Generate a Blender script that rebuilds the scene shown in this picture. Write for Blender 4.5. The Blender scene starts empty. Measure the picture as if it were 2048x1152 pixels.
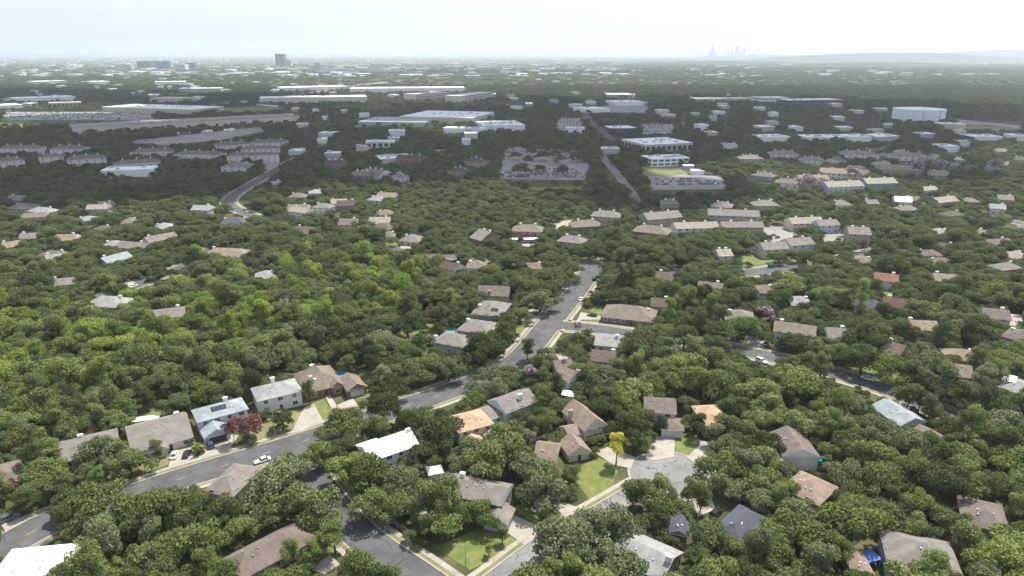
import bpy, bmesh, math, random
import numpy as np
from mathutils import Vector, Matrix
random.seed(7); rng = np.random.default_rng(7)
sc = bpy.context.scene
C = sc.collection
R = math.radians
# ------------------------------------------------------------------ camera, sky, sun, exposure
CAM_H = 115.0; F = 1365.0; PITCH = math.atan(470/1365)
SP, CP = math.sin(PITCH), math.cos(PITCH)
cam_d = bpy.data.cameras.new('camera'); cam = bpy.data.objects.new('camera', cam_d); C.objects.link(cam)
cam.location = (0, 0, CAM_H); cam.rotation_euler = (math.pi/2-PITCH, 0, 0)
cam_d.sensor_width = 36; cam_d.lens = 36*F/2048; cam_d.clip_start = 1; cam_d.clip_end = 200000
sc.camera = cam
SUN_EL, SUN_AZ = R(62), R(36)          # azimuth measured from the view direction (+Y) towards +X
w = bpy.data.worlds.new('World'); sc.world = w; w.use_nodes = True
nt = w.node_tree; nt.nodes.clear()
sky = nt.nodes.new('ShaderNodeTexSky'); sky.sky_type = 'NISHITA'; sky.sun_disc = False
sky.sun_elevation = SUN_EL; sky.sun_rotation = SUN_AZ; sky.altitude = 100; sky.air_density = 1.0; sky.dust_density = 2.0; sky.ozone_density = 1.0
bg = nt.nodes.new('ShaderNodeBackground'); bg.inputs['Strength'].default_value = 0.145
wo = nt.nodes.new('ShaderNodeOutputWorld')
# thin high cloud veil mixed into the sky, everywhere alike
tc = nt.nodes.new('ShaderNodeTexCoord'); mp = nt.nodes.new('ShaderNodeMapping'); mp.inputs['Scale'].default_value = (3, 3, 14)
nz = nt.nodes.new('ShaderNodeTexNoise'); nz.inputs['Scale'].default_value = 2.2; nz.inputs['Detail'].default_value = 7; nz.inputs['Roughness'].default_value = .6
rp = nt.nodes.new('ShaderNodeValToRGB'); rp.color_ramp.elements[0].position = .42; rp.color_ramp.elements[1].position = .75
mth = nt.nodes.new('ShaderNodeMath'); mth.operation = 'MULTIPLY_ADD'; mth.inputs[1].default_value = .45; mth.inputs[2].default_value = .4
mx = nt.nodes.new('ShaderNodeMix'); mx.data_type = 'RGBA'; mx.inputs['B'].default_value = (4.5, 4.85, 5.35, 1)
L = nt.links.new
L(tc.outputs['Generated'], mp.inputs['Vector']); L(mp.outputs['Vector'], nz.inputs['Vector']); L(nz.outputs['Fac'], rp.inputs['Fac'])
L(rp.outputs['Color'], mth.inputs[0]); L(mth.outputs[0], mx.inputs['Factor']); L(sky.outputs[0], mx.inputs['A'])
L(mx.outputs['Result'], bg.inputs['Color']); L(bg.outputs[0], wo.inputs['Surface'])
sun_d = bpy.data.lights.new('sun', 'SUN'); sun_d.energy = 4.9; sun_d.angle = R(.53); sun_d.color = (1, .955, .88)
sun = bpy.data.objects.new('sun', sun_d); C.objects.link(sun)
S_DIR = Vector((math.sin(SUN_AZ)*math.cos(SUN_EL), math.cos(SUN_AZ)*math.cos(SUN_EL), math.sin(SUN_EL)))
sun.rotation_euler = S_DIR.to_track_quat('Z', 'Y').to_euler(); sun.location = (300, 300, 900)
vs = sc.view_settings; vs.view_transform = 'Standard'; vs.look = 'None'; vs.exposure = 0.64; vs.gamma = 1; vs.use_curve_mapping = False
sc.cycles.use_denoising = True; sc.cycles.max_bounces = 6; sc.cycles.volume_bounces = 1
# ------------------------------------------------------------------ pixel -> place
def P(u, v, z=0.0):
    du, dv = (u-1024)/F, (v-576)/F
    t = (CAM_H-z)/(SP+dv*CP)
    return Vector((du*t, (CP-dv*SP)*t, z))
def PIX(p):
    x, y, z = p[0], p[1], p[2]-CAM_H
    zc = y*CP-z*SP; yc = -y*SP-z*CP
    return 1024+F*x/zc, 576+F*yc/zc, zc
# ------------------------------------------------------------------ helpers
class MB:
    def __init__(s): s.v = []; s.f = []; s.m = []
    def face(s, pts, m=0):
        i = len(s.v); s.v += [tuple(p) for p in pts]; s.f.append(tuple(range(i, i+len(pts)))); s.m.append(m)
    def box(s, x0, x1, y0, y1, z0, z1, m=0, bottom=True):
        q = [(x0,y0,z0),(x1,y0,z0),(x1,y1,z0),(x0,y1,z0),(x0,y0,z1),(x1,y0,z1),(x1,y1,z1),(x0,y1,z1)]
        i = len(s.v); s.v += q
        fs = [(4,5,6,7),(0,1,5,4),(1,2,6,5),(2,3,7,6),(3,0,4,7)] + ([(3,2,1,0)] if bottom else [])
        for f in fs: s.f.append(tuple(i+k for k in f)); s.m.append(m)
    def tube(s, pts, rads, n=6, m=0):
        i0 = len(s.v)
        for k, (p, r) in enumerate(zip(pts, rads)):
            p = Vector(p)
            d = (Vector(pts[min(k+1, len(pts)-1)])-Vector(pts[max(k-1, 0)])).normalized()
            a = d.orthogonal().normalized(); b = d.cross(a)
            for j in range(n):
                t = 2*math.pi*j/n; s.v.append(tuple(p+a*(r*math.cos(t))+b*(r*math.sin(t))))
        for k in range(len(pts)-1):
            for j in range(n):
                a0 = i0+k*n+j; a1 = i0+k*n+(j+1) % n
                s.f.append((a0, a1, a1+n, a0+n)); s.m.append(m)
        s.f.append(tuple(i0+(len(pts)-1)*n+j for j in range(n))); s.m.append(m)
    def mesh(s, name, mats, smooth=False):
        me = bpy.data.meshes.new(name); me.from_pydata(s.v, [], s.f)
        for mm in mats: me.materials.append(mm)
        if len(mats) > 1: me.polygons.foreach_set('material_index', s.m)
        if smooth: me.polygons.foreach_set('use_smooth', [True]*len(s.f))
        me.update(); return me
    def build(s, name, mats, parent=None, loc=(0,0,0), rz=0, smooth=False):
        if not isinstance(mats, (list, tuple)): mats = [mats]
        return link(name, s.mesh(name, mats, smooth), parent, loc, rz)
def link(name, me, parent=None, loc=(0,0,0), rz=0):
    o = bpy.data.objects.new(name, me); C.objects.link(o); o.parent = parent; o.location = loc; o.rotation_euler = (0,0,rz); return o
def thing(name, label, cat, loc=(0,0,0), rz=0, group=None):
    o = link(name, None, None, loc, rz); o.empty_display_size = 1; return tag(o, label, cat, group)
def tag(o, label, cat, group=None):
    o['label'] = label; o['category'] = cat
    if group: o['group'] = group
    return o
def struct(o, kind='structure'): o['kind'] = kind; return o
def copy_tree(o, parent=None):
    c = o.copy(); C.objects.link(c); c.parent = parent
    for ch in o.children: copy_tree(ch, c)
    return c
# ------------------------------------------------------------------ materials
def mat(name, col, rough=.85, var=.15, scale=.5, bump=0, bscale=8, spec=.3, metal=0, col2=None, coords='Object', streak=None, detail=5):
    m = bpy.data.materials.new(name); m.use_nodes = True; n = m.node_tree; b = n.nodes['Principled BSDF']
    b.inputs['Roughness'].default_value = rough; b.inputs['Specular IOR Level'].default_value = spec; b.inputs['Metallic'].default_value = metal
    t = n.nodes.new('ShaderNodeTexCoord'); no = n.nodes.new('ShaderNodeTexNoise'); no.inputs['Scale'].default_value = scale; no.inputs['Detail'].default_value = detail; no.inputs['Roughness'].default_value = .65
    if streak:
        mpp = n.nodes.new('ShaderNodeMapping'); mpp.inputs['Scale'].default_value = streak
        n.links.new(t.outputs[coords], mpp.inputs['Vector']); n.links.new(mpp.outputs[0], no.inputs['Vector'])
    else: n.links.new(t.outputs[coords], no.inputs['Vector'])
    r = n.nodes.new('ShaderNodeValToRGB'); c = Vector(col); c2 = Vector(col2) if col2 else c*(1+var)
    c1 = c if col2 else c*(1-var)
    r.color_ramp.elements[0].position = .32; r.color_ramp.elements[1].position = .68
    r.color_ramp.elements[0].color = (*c1, 1); r.color_ramp.elements[1].color = (*c2, 1)
    n.links.new(no.outputs['Fac'], r.inputs['Fac']); n.links.new(r.outputs['Color'], b.inputs['Base Color'])
    if bump:
        bn = n.nodes.new('ShaderNodeTexNoise'); bn.inputs['Scale'].default_value = bscale; bn.inputs['Detail'].default_value = 3
        bu = n.nodes.new('ShaderNodeBump'); bu.inputs['Strength'].default_value = bump; bu.inputs['Distance'].default_value = .05
        n.links.new(t.outputs[coords], bn.inputs['Vector']); n.links.new(bn.outputs['Fac'], bu.inputs['Height']); n.links.new(bu.outputs[0], b.inputs['Normal'])
    return m
_mc = {}
def cm(kind, col):
    k = (kind, tuple(col))
    if k not in _mc:
        if kind == 'roof': _mc[k] = mat('shingles', col, .9, .24, .45, .5, 5, .2, detail=9)
        elif kind == 'wall': _mc[k] = mat('wall_finish', col, .85, .1, .6, .2, 6, .25)
        elif kind == 'flat': _mc[k] = mat('flat_roof', col, .8, .12, .06, 0, 1, .2)
        elif kind == 'paint': _mc[k] = mat('car_paint', col, .25, .02, .5, 0, 1, .6)
    return _mc[k]
M = {}
M['ground'] = mat('yard_soil', (.085,.075,.042), .95, col2=(.16,.135,.085), scale=.09, bump=.4, bscale=1.5, spec=.1)
M['lawn'] = mat('lawn_grass', (.085,.13,.03), .95, col2=(.19,.19,.07), scale=.3, bump=.5, bscale=5, spec=.1)
M['drygrass'] = mat('dry_grass', (.125,.14,.055), .95, col2=(.22,.20,.11), scale=.12, bump=.4, bscale=5, spec=.1)
M['asphalt'] = mat('asphalt', (.062,.062,.066), .9, col2=(.115,.113,.114), scale=.16, bump=.15, bscale=6, spec=.25, detail=8)
M['oldasphalt'] = mat('old_asphalt', (.15,.148,.142), .9, col2=(.24,.235,.225), scale=.15, bump=.2, bscale=6, spec=.2, detail=8)
M['concrete'] = mat('concrete', (.27,.24,.20), .9, col2=(.38,.345,.295), scale=.2, bump=.15, bscale=6, spec=.2, detail=8)
M['lot'] = mat('lot_paving', (.20,.19,.18), .9, col2=(.30,.285,.265), scale=.04, spec=.2)
M['yellow'] = mat('yellow_paint', (.46,.31,.10), .8, .3, 2)
M['whitepaint'] = mat('white_paint', (.7,.7,.68), .7, .12, 2)
M['trim'] = mat('white_trim', (.72,.71,.68), .6, .05, 1)
M['glass'] = mat('window_glass', (.035,.045,.055), .12, .3, .4, spec=.7)
M['darkdoor'] = mat('dark_door', (.05,.045,.045), .6, .2, 1)
M['garage'] = mat('garage_door', (.55,.53,.49), .6, .06, 1)
M['wood'] = mat('fence_wood', (.15,.085,.055), .9, col2=(.26,.17,.12), scale=1.2, bump=.3, bscale=9)
M['brick'] = mat('brick', (.16,.09,.07), .9, col2=(.27,.17,.13), scale=3, bump=.3, bscale=9)
M['stone'] = mat('limestone', (.42,.36,.28), .9, col2=(.58,.52,.43), scale=2, bump=.3, bscale=6)
M['panel'] = mat('solar_panel', (.012,.014,.03), .2, .3, .6, spec=.6)
M['water'] = mat('pool_water', (.04,.36,.46), .08, .15, .5, bump=.2, bscale=2, spec=.6)
M['metal'] = mat('galvanised_metal', (.42,.43,.44), .45, .08, 1, metal=.5)
M['pole'] = mat('pole_metal', (.30,.30,.29), .5, .08, 1)
M['tyre'] = mat('tyre', (.02,.02,.02), .9, .1, 3)
M['rim'] = mat('rim', (.45,.45,.46), .35, .05, 3, metal=.6)
M['lamp_glass'] = mat('lamp_glass', (.7,.7,.66), .25, .03, 3)
M['tail'] = mat('tail_lamp', (.35,.02,.02), .3, .05, 3)
M['bark'] = mat('bark', (.10,.08,.062), .95, .3, 1.5, .5, 6)
M['palebark'] = mat('pale_bark', (.36,.33,.29), .9, .25, 1.5, .3, 6)
M['white_metal'] = mat('white_coated_metal', (.78,.79,.80), .5, .04, .3)
M['tankwhite'] = mat('tank_paint', (.72,.74,.76), .6, .05, .03, streak=(1,1,.1))
M['red'] = mat('red_cloth', (.4,.04,.05), .8, .1, 1)
M['blue'] = mat('blue_tarp', (.06,.17,.52), .6, .15, 1)
def add_cracks(m, scale, width, dark):
    n = m.node_tree; b = n.nodes['Principled BSDF']; src = b.inputs['Base Color'].links[0].from_socket; t = n.nodes.new('ShaderNodeTexCoord')
    wn = n.nodes.new('ShaderNodeTexNoise'); wn.inputs['Scale'].default_value = scale*3; va = n.nodes.new('ShaderNodeVectorMath'); va.operation = 'MULTIPLY_ADD'; va.inputs[1].default_value = (6, 6, 0)
    vo = n.nodes.new('ShaderNodeTexVoronoi'); vo.feature = 'DISTANCE_TO_EDGE'; vo.inputs['Scale'].default_value = scale
    n.links.new(t.outputs['Object'], wn.inputs['Vector']); n.links.new(wn.outputs['Color'], va.inputs[0]); n.links.new(t.outputs['Object'], va.inputs[2]); n.links.new(va.outputs[0], vo.inputs['Vector'])
    lt = n.nodes.new('ShaderNodeMath'); lt.operation = 'LESS_THAN'; lt.inputs[1].default_value = width; n.links.new(vo.outputs['Distance'], lt.inputs[0])
    mx_ = n.nodes.new('ShaderNodeMix'); mx_.data_type = 'RGBA'; mx_.inputs['B'].default_value = (*dark, 1); n.links.new(lt.outputs[0], mx_.inputs['Factor']); n.links.new(src, mx_.inputs['A']); n.links.new(mx_.outputs['Result'], b.inputs['Base Color'])
add_cracks(M['oldasphalt'], .13, .010, (.07,.07,.07)); add_cracks(M['asphalt'], .05, .0028, (.035,.035,.037)); add_cracks(M['concrete'], .28, .008, (.16,.145,.12))
def leafmat(name, transl=.34, hue2=(1.10,1.05,.82), flower=None, ffrac=.0):
    m = bpy.data.materials.new(name); m.use_nodes = True; n = m.node_tree; n.nodes.clear()
    out = n.nodes.new('ShaderNodeOutputMaterial'); oi = n.nodes.new('ShaderNodeObjectInfo'); ge = n.nodes.new('ShaderNodeNewGeometry')
    a = n.nodes.new('ShaderNodeMapRange'); a.inputs['To Min'].default_value = .72; a.inputs['To Max'].default_value = 1.32
    n.links.new(ge.outputs['Random Per Island'], a.inputs['Value'])
    b = n.nodes.new('ShaderNodeMapRange'); b.inputs['To Min'].default_value = .78; b.inputs['To Max'].default_value = 1.25
    n.links.new(oi.outputs['Random'], b.inputs['Value'])
    mu = n.nodes.new('ShaderNodeMath'); mu.operation = 'MULTIPLY'; n.links.new(a.outputs[0], mu.inputs[0]); n.links.new(b.outputs[0], mu.inputs[1])
    # clumps a few metres wide differ in hue (young and old leaf)
    tcn = n.nodes.new('ShaderNodeTexCoord'); no = n.nodes.new('ShaderNodeTexNoise'); no.inputs['Scale'].default_value = .35; no.inputs['Detail'].default_value = 2
    n.links.new(tcn.outputs['Object'], no.inputs['Vector'])
    h = n.nodes.new('ShaderNodeMix'); h.data_type = 'RGBA'; h.inputs['A'].default_value = (.94,1.0,.96,1); h.inputs['B'].default_value = (*hue2,1)
    n.links.new(no.outputs['Fac'], h.inputs['Factor'])
    m1 = n.nodes.new('ShaderNodeMix'); m1.data_type = 'RGBA'; m1.blend_type = 'MULTIPLY'; m1.inputs['Factor'].default_value = 1
    n.links.new(oi.outputs['Color'], m1.inputs['A']); n.links.new(h.outputs['Result'], m1.inputs['B'])
    sv = n.nodes.new('ShaderNodeVectorMath'); sv.operation = 'SCALE'; n.links.new(m1.outputs['Result'], sv.inputs[0]); n.links.new(mu.outputs[0], sv.inputs['Scale'])
    colo = sv.outputs[0]
    if flower:
        gt = n.nodes.new('ShaderNodeMath'); gt.operation = 'LESS_THAN'; gt.inputs[1].default_value = ffrac
        n.links.new(ge.outputs['Random Per Island'], gt.inputs[0])
        fm = n.nodes.new('ShaderNodeMix'); fm.data_type = 'RGBA'; fm.inputs['B'].default_value = (*flower, 1)
        n.links.new(gt.outputs[0], fm.inputs['Factor']); n.links.new(colo, fm.inputs['A']); colo = fm.outputs['Result']
    d = n.nodes.new('ShaderNodeBsdfDiffuse'); t = n.nodes.new('ShaderNodeBsdfTranslucent'); ms = n.nodes.new('ShaderNodeMixShader'); ms.inputs[0].default_value = transl
    n.links.new(colo, d.inputs[0]); n.links.new(colo, t.inputs[0]); n.links.new(d.outputs[0], ms.inputs[1]); n.links.new(t.outputs[0], ms.inputs[2]); n.links.new(ms.outputs[0], out.inputs[0])
    return m
M['leaf'] = leafmat('foliage')
M['leaf_pink'] = leafmat('pink_blossom_foliage', flower=(.34,.12,.15), ffrac=.5)
M['leaf_mauve'] = leafmat('mauve_blossom_foliage', flower=(.52,.36,.44), ffrac=.68)
# ------------------------------------------------------------------ ground
g = MB(); g.face([(-60000,-3000,0),(60000,-3000,0),(60000,90000,0),(-60000,90000,0)])
gm = bpy.data.materials.new('land'); gm.use_nodes = True; n = gm.node_tree; bs = n.nodes['Principled BSDF']; bs.inputs['Roughness'].default_value = .95; bs.inputs['Specular IOR Level'].default_value = .05
t = n.nodes.new('ShaderNodeTexCoord')
def noise(scale, detail, vec=None, sy=1):
    q = n.nodes.new('ShaderNodeTexNoise'); q.inputs['Scale'].default_value = scale; q.inputs['Detail'].default_value = detail; q.inputs['Roughness'].default_value = .6
    mpn = n.nodes.new('ShaderNodeMapping'); mpn.inputs['Scale'].default_value = (1, sy, 1)
    n.links.new(t.outputs['Object'], mpn.inputs[0]); n.links.new(mpn.outputs[0], q.inputs['Vector']); return q
def ramp(src, stops):
    r = n.nodes.new('ShaderNodeValToRGB'); e = r.color_ramp.elements
    while len(e) < len(stops): e.new(.5)
    for k, (p, c) in enumerate(stops): e[k].position = p; e[k].color = (*c, 1)
    n.links.new(src, r.inputs['Fac']); return r
def mixc(f, a, b):
    q = n.nodes.new('ShaderNodeMix'); q.data_type = 'RGBA'; n.links.new(f, q.inputs['Factor']); n.links.new(a, q.inputs['A']); n.links.new(b, q.inputs['B']); return q.outputs['Result']
near = ramp(noise(.09, 6).outputs['Fac'], [(.3,(.045,.055,.02)),(.5,(.075,.08,.034)),(.7,(.14,.12,.07))])
farc = ramp(noise(.0035, 8).outputs['Fac'], [(.3,(.045,.062,.026)),(.52,(.07,.085,.036)),(.62,(.13,.125,.075)),(.72,(.26,.24,.20))])
sep = n.nodes.new('ShaderNodeSeparateXYZ'); n.links.new(t.outputs['Object'], sep.inputs[0])
mr = n.nodes.new('ShaderNodeMapRange'); mr.inputs['From Min'].default_value = 700; mr.inputs['From Max'].default_value = 2600; n.links.new(sep.outputs['Y'], mr.inputs['Value'])
n.links.new(mixc(mr.outputs[0], near.outputs[0], farc.outputs[0]), bs.inputs['Base Color'])
struct(g.build('ground', gm))
KEEP = []      # (u, v, distance) picture points that nearer tree crowns must not cover
BLOCK = []     # ground polygons no trunk may stand in
SEGS = []      # road centre segments (ax, ay, bx, by, clearance)
def poly_area(pts): return sum(pts[i][0]*pts[(i+1)%len(pts)][1]-pts[(i+1)%len(pts)][0]*pts[i][1] for i in range(len(pts)))/2
def inpoly(x, y, poly):
    c = False; j = len(poly)-1
    for i in range(len(poly)):
        xi, yi = poly[i]; xj, yj = poly[j]
        if (yi > y) != (yj > y) and x < (xj-xi)*(y-yi)/(yj-yi)+xi: c = not c
        j = i
    return c
def keep_poly(px, step=9, margin=0):
    us = [p[0] for p in px]; vsv = [p[1] for p in px]
    u = min(us)
    while u <= max(us):
        v = min(vsv)
        while v <= max(vsv):
            if inpoly(u, v, px): KEEP.append((u, v, P(u, v).y))
            v += step
        u += step
def sheet(name, px, m, z=.02, keep=True, block=True, step=9):
    pts = [P(u, v) for u, v in px]
    if poly_area(pts) < 0: pts.reverse()
    if pts[0].y < 450:
        for p in pts:
            for r in ROADS:
                best = (1e9, None)
                for i in range(len(r[1])-1):
                    a, d = r[1][i], r[1][i+1]-r[1][i]; t = min(1, max(0, (Vector((p.x, p.y))-a).dot(d)/d.dot(d))); f = a+d*t; dd = (Vector((p.x, p.y))-f).length
                    if dd < best[0]: best = (dd, f)
                lim = r[2]+(.05 if m == 'concrete' else 3.0)
                if best[0] < lim:
                    c0 = sum(pts, Vector())/len(pts); v_ = Vector((p.x, p.y))-best[1]; w_ = Vector((c0.x, c0.y))-best[1]
                    if v_.dot(w_) < 0: v_ = w_
                    q = best[1]+v_.normalized()*lim; p.x, p.y = q.x, q.y
    b = MB(); b.face([(p.x, p.y, z) for p in pts]); o = struct(b.build(name, M[m]))
    if block: BLOCK.append([(p.x, p.y) for p in pts])
    if keep: keep_poly(px, step)
    return o
# ------------------------------------------------------------------ roads
def smooth_line(pts, n=6):
    out = []
    p = [Vector((q.x, q.y)) for q in pts]; p = [2*p[0]-p[1]]+p+[2*p[-1]-p[-2]]
    for i in range(1, len(p)-2):
        for k in range(n):
            t = k/n; a, b, c, d = p[i-1], p[i], p[i+1], p[i+2]
            out.append(.5*((2*b)+(c-a)*t+(2*a-5*b+4*c-d)*t*t+(3*b-a-3*c+d)*t**3))
    out.append(p[-2]); return out
def offset(line, d):
    o = []
    for i, p in enumerate(line):
        t = (line[min(i+1, len(line)-1)]-line[max(i-1, 0)]).normalized(); o.append(p+Vector((-t.y, t.x))*d)
    return o
def strip(b, la, lb, z0, z1, m=0):
    for i in range(len(la)-1): b.face([(*la[i], z0), (*lb[i], z1), (*lb[i+1], z1), (*la[i+1], z0)], m)
ROADS = []
def road(name, px, width, z=.03, kerbs=True, dash=None, keep=(), mat_='asphalt', walk=True, nn=6):
    line = smooth_line([P(u, v) for u, v in px], nn); h = width/2
    ROADS.append((name, line, h, z, kerbs, dash, mat_, walk))
    for i in range(len(line)-1): SEGS.append((*line[i], *line[i+1], h+.6))
    for kp in keep: keep_poly(kp)
def line_dist(p, line):
    best = 1e9
    for i in range(len(line)-1):
        a, d = line[i], line[i+1]-line[i]; t = min(1, max(0, (p-a).dot(d)/d.dot(d))); best = min(best, (p-a-d*t).length)
    return best
def on_road(p, skip=-1, extra=.2):
    return any(k != skip and line_dist(p, r[1]) < r[2]+extra for k, r in enumerate(ROADS) if (r[1][0]-p).length < 900) or (p-CUL).length < 11.8+extra
def resample(line, d=2.0):
    out = [line[0]]
    for a, c in zip(line[:-1], line[1:]):
        n_ = max(1, int((c-a).length/d)); out += [a.lerp(c, k/n_) for k in range(1, n_+1)]
    return out
def build_roads():
    for idx, (name, line, h, z, kerbs, dash, mat_, walk) in enumerate(ROADS):
        zr = z+.004*idx if z < .1 else z
        b = MB(); strip(b, offset(line, -h), offset(line, h), zr, zr); ro = struct(b.build(name, M[mat_]))
        if kerbs:
            fine = resample(line)
            for s in (1, -1):
                L_ = {d: offset(fine, s*(h+d)) for d in (0, .45, .451, 1.5, 2.9)}
                def part(nm, d0, d1, zz, m, riser=False):
                    k = MB(); A_, B_ = L_[d0], L_[d1]
                    for i in range(len(A_)-1):
                        if on_road((A_[i]+B_[i+1])/2, idx): continue
                        q = [(*A_[i], zz), (*A_[i+1], zz), (*B_[i+1], zz), (*B_[i], zz)]
                        k.face(q if s > 0 else q[::-1])
                        if riser: k.face([(*A_[i], 0), (*A_[i+1], 0), (*A_[i+1], zz), (*A_[i], zz)])
                    if k.f: struct(k.build(nm, M[m]))
                part('kerb', 0, .45, .17, 'concrete', True)
                if walk: part('verge', .451, 1.5, .15, 'drygrass'); part('pavement', 1.5, 2.9, .172, 'concrete', True)
        if dash:
            L0, gap, off, m = dash; s0 = 0; nxt = 2
            ds = bpy.data.meshes.new('dash'); ds.from_pydata([(-L0/2,-.08,0),(L0/2,-.08,0),(L0/2,.08,0),(-L0/2,.08,0)], [], [(0,1,2,3)]); ds.materials.append(M[m])
            for a, c in zip(line[:-1], line[1:]):
                l = (c-a).length
                while nxt < s0+l:
                    p = a.lerp(c, (nxt-s0)/l); ang = math.atan2((c-a).y, (c-a).x); nxt += L0+gap
                    if not on_road(p, idx): link('lane_marking', ds, ro, (p.x, p.y, zr+.006), ang)
                s0 += l
road('street', [(-70,1124),(0,1098),(60,1066),(110,1042),(240,1000),(330,968),(420,940),(510,913),(600,885),(700,852),(800,817),(890,786),(960,760),(1015,735),(1052,705),(1085,665),(1120,622),(1155,580),(1188,534)], 11,
     dash=(2.6, 9.4, 0, 'yellow'),
     keep=[[(0,1080),(105,1040),(110,1065),(0,1125)], [(300,955),(600,870),(590,905),(500,945),(330,985)], [(825,800),(945,760),(935,790),(850,815)], [(1060,690),(1190,540),(1200,560),(1105,700)]])
road('cross_street', [(640,478),(720,492),(820,505),(900,512),(1050,521),(1190,531),(1330,545),(1480,547),(1620,529),(1720,512),(1800,490)], 11, dash=(3,9,0,'yellow'),
     keep=[[(810,500),(910,508),(905,516),(812,508)], [(1165,525),(1205,525),(1205,545),(1165,545)], [(1480,538),(1610,522),(1615,536),(1480,554)]])
road('side_street', [(1122,652),(1180,657),(1260,668),(1340,679),(1420,690),(1530,712),(1660,745),(1770,778),(1860,815),(1960,860)], 9, keep=[[(1180,652),(1260,663),(1260,672),(1180,662)], [(1480,697),(1560,713),(1560,728),(1490,712)], [(1655,737),(1765,770),(1770,788),(1660,752)]])
road('lower_street', [(585,895),(632,965),(690,1038),(745,1090),(830,1150),(905,1205)], 9, keep=[[(685,1030),(708,1032),(800,1092),(860,1130),(840,1150),(760,1100),(690,1060)]])
road('court_street', [(945,1205),(1012,1156),(1068,1112),(1116,1080),(1168,1052),(1215,1025),(1270,992),(1320,962)], 8, mat_='oldasphalt', keep=[[(1010,1115),(1085,1060),(1100,1070),(1030,1130)]])
road('left_street', [(180,600),(250,580),(300,560),(345,542),(385,524),(420,500),(432,480)], 8, keep=[[(265,560),(360,528),(375,535),(290,575)]])
road('bend_street', [(540,452),(512,436),(486,424),(464,414),(458,403),(468,391),(485,379),(515,362),(560,335),(610,310),(660,286)], 9, keep=[[(452,420),(475,385),(520,355),(545,340),(550,350),(500,385),(490,425)]])
road('boulevard', [(1228,290),(1212,272),(1196,257),(1182,246),(1168,230),(1158,208)], 13, walk=False, keep=[[(1170,235),(1185,235),(1210,268),(1200,268)]])
road('access_road', [(1290,420),(1262,385),(1236,350),(1212,322),(1196,306),(1180,298)], 7.5, walk=False, mat_='oldasphalt', keep=[[(1190,310),(1210,312),(1240,350),(1225,360)]])
road('right_street', [(2120,480),(2060,452),(2010,440),(1960,430)], 9, keep=[[(2000,432),(2048,440),(2048,455),(2010,450)]])
road('freeway', [(1700,224),(1800,230),(1900,240),(2000,250),(2100,262)], 40, z=.3, kerbs=False, mat_='lot', nn=3, keep=[[(1905,236),(2048,245),(2048,256),(1910,246)]])
road('distant_freeway', [(380,215),(520,200),(620,188),(690,176),(740,168),(800,162)], 45, z=.4, kerbs=False, mat_='lot', nn=3)
# cul-de-sac head
c3 = P(1342, 950); CUL = Vector((c3.x, c3.y)); build_roads()
cc = c3; b = MB(); rr = 11.8
ring = [(cc.x+rr*math.cos(a*math.pi/20), cc.y+rr*math.sin(a*math.pi/20)) for a in range(40)]
b.face([(x, y, .075) for x, y in ring]); struct(b.build('cul_de_sac', M['oldasphalt'])); BLOCK.append(ring)
k = MB()
for i in range(40):
    a0, a1 = i*math.pi/20, (i+1)*math.pi/20
    pm_ = Vector((cc.x+(rr+.3)*math.cos((a0+a1)/2), cc.y+(rr+.3)*math.sin((a0+a1)/2)))
    if any(line_dist(pm_, r[1]) < r[2]+.2 for r in ROADS): continue
    q = lambda r, a, z: (cc.x+r*math.cos(a), cc.y+r*math.sin(a), z)
    k.face([q(rr,a0,.17), q(rr+.6,a0,.17), q(rr+.6,a1,.17), q(rr,a1,.17)]); k.face([q(rr,a0,.03), q(rr,a0,.17), q(rr,a1,.17), q(rr,a1,.03)])
struct(k.build('kerb', M['concrete']))
keep_poly([(1290,928),(1395,924),(1410,950),(1380,968),(1300,962)], 14)
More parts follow.
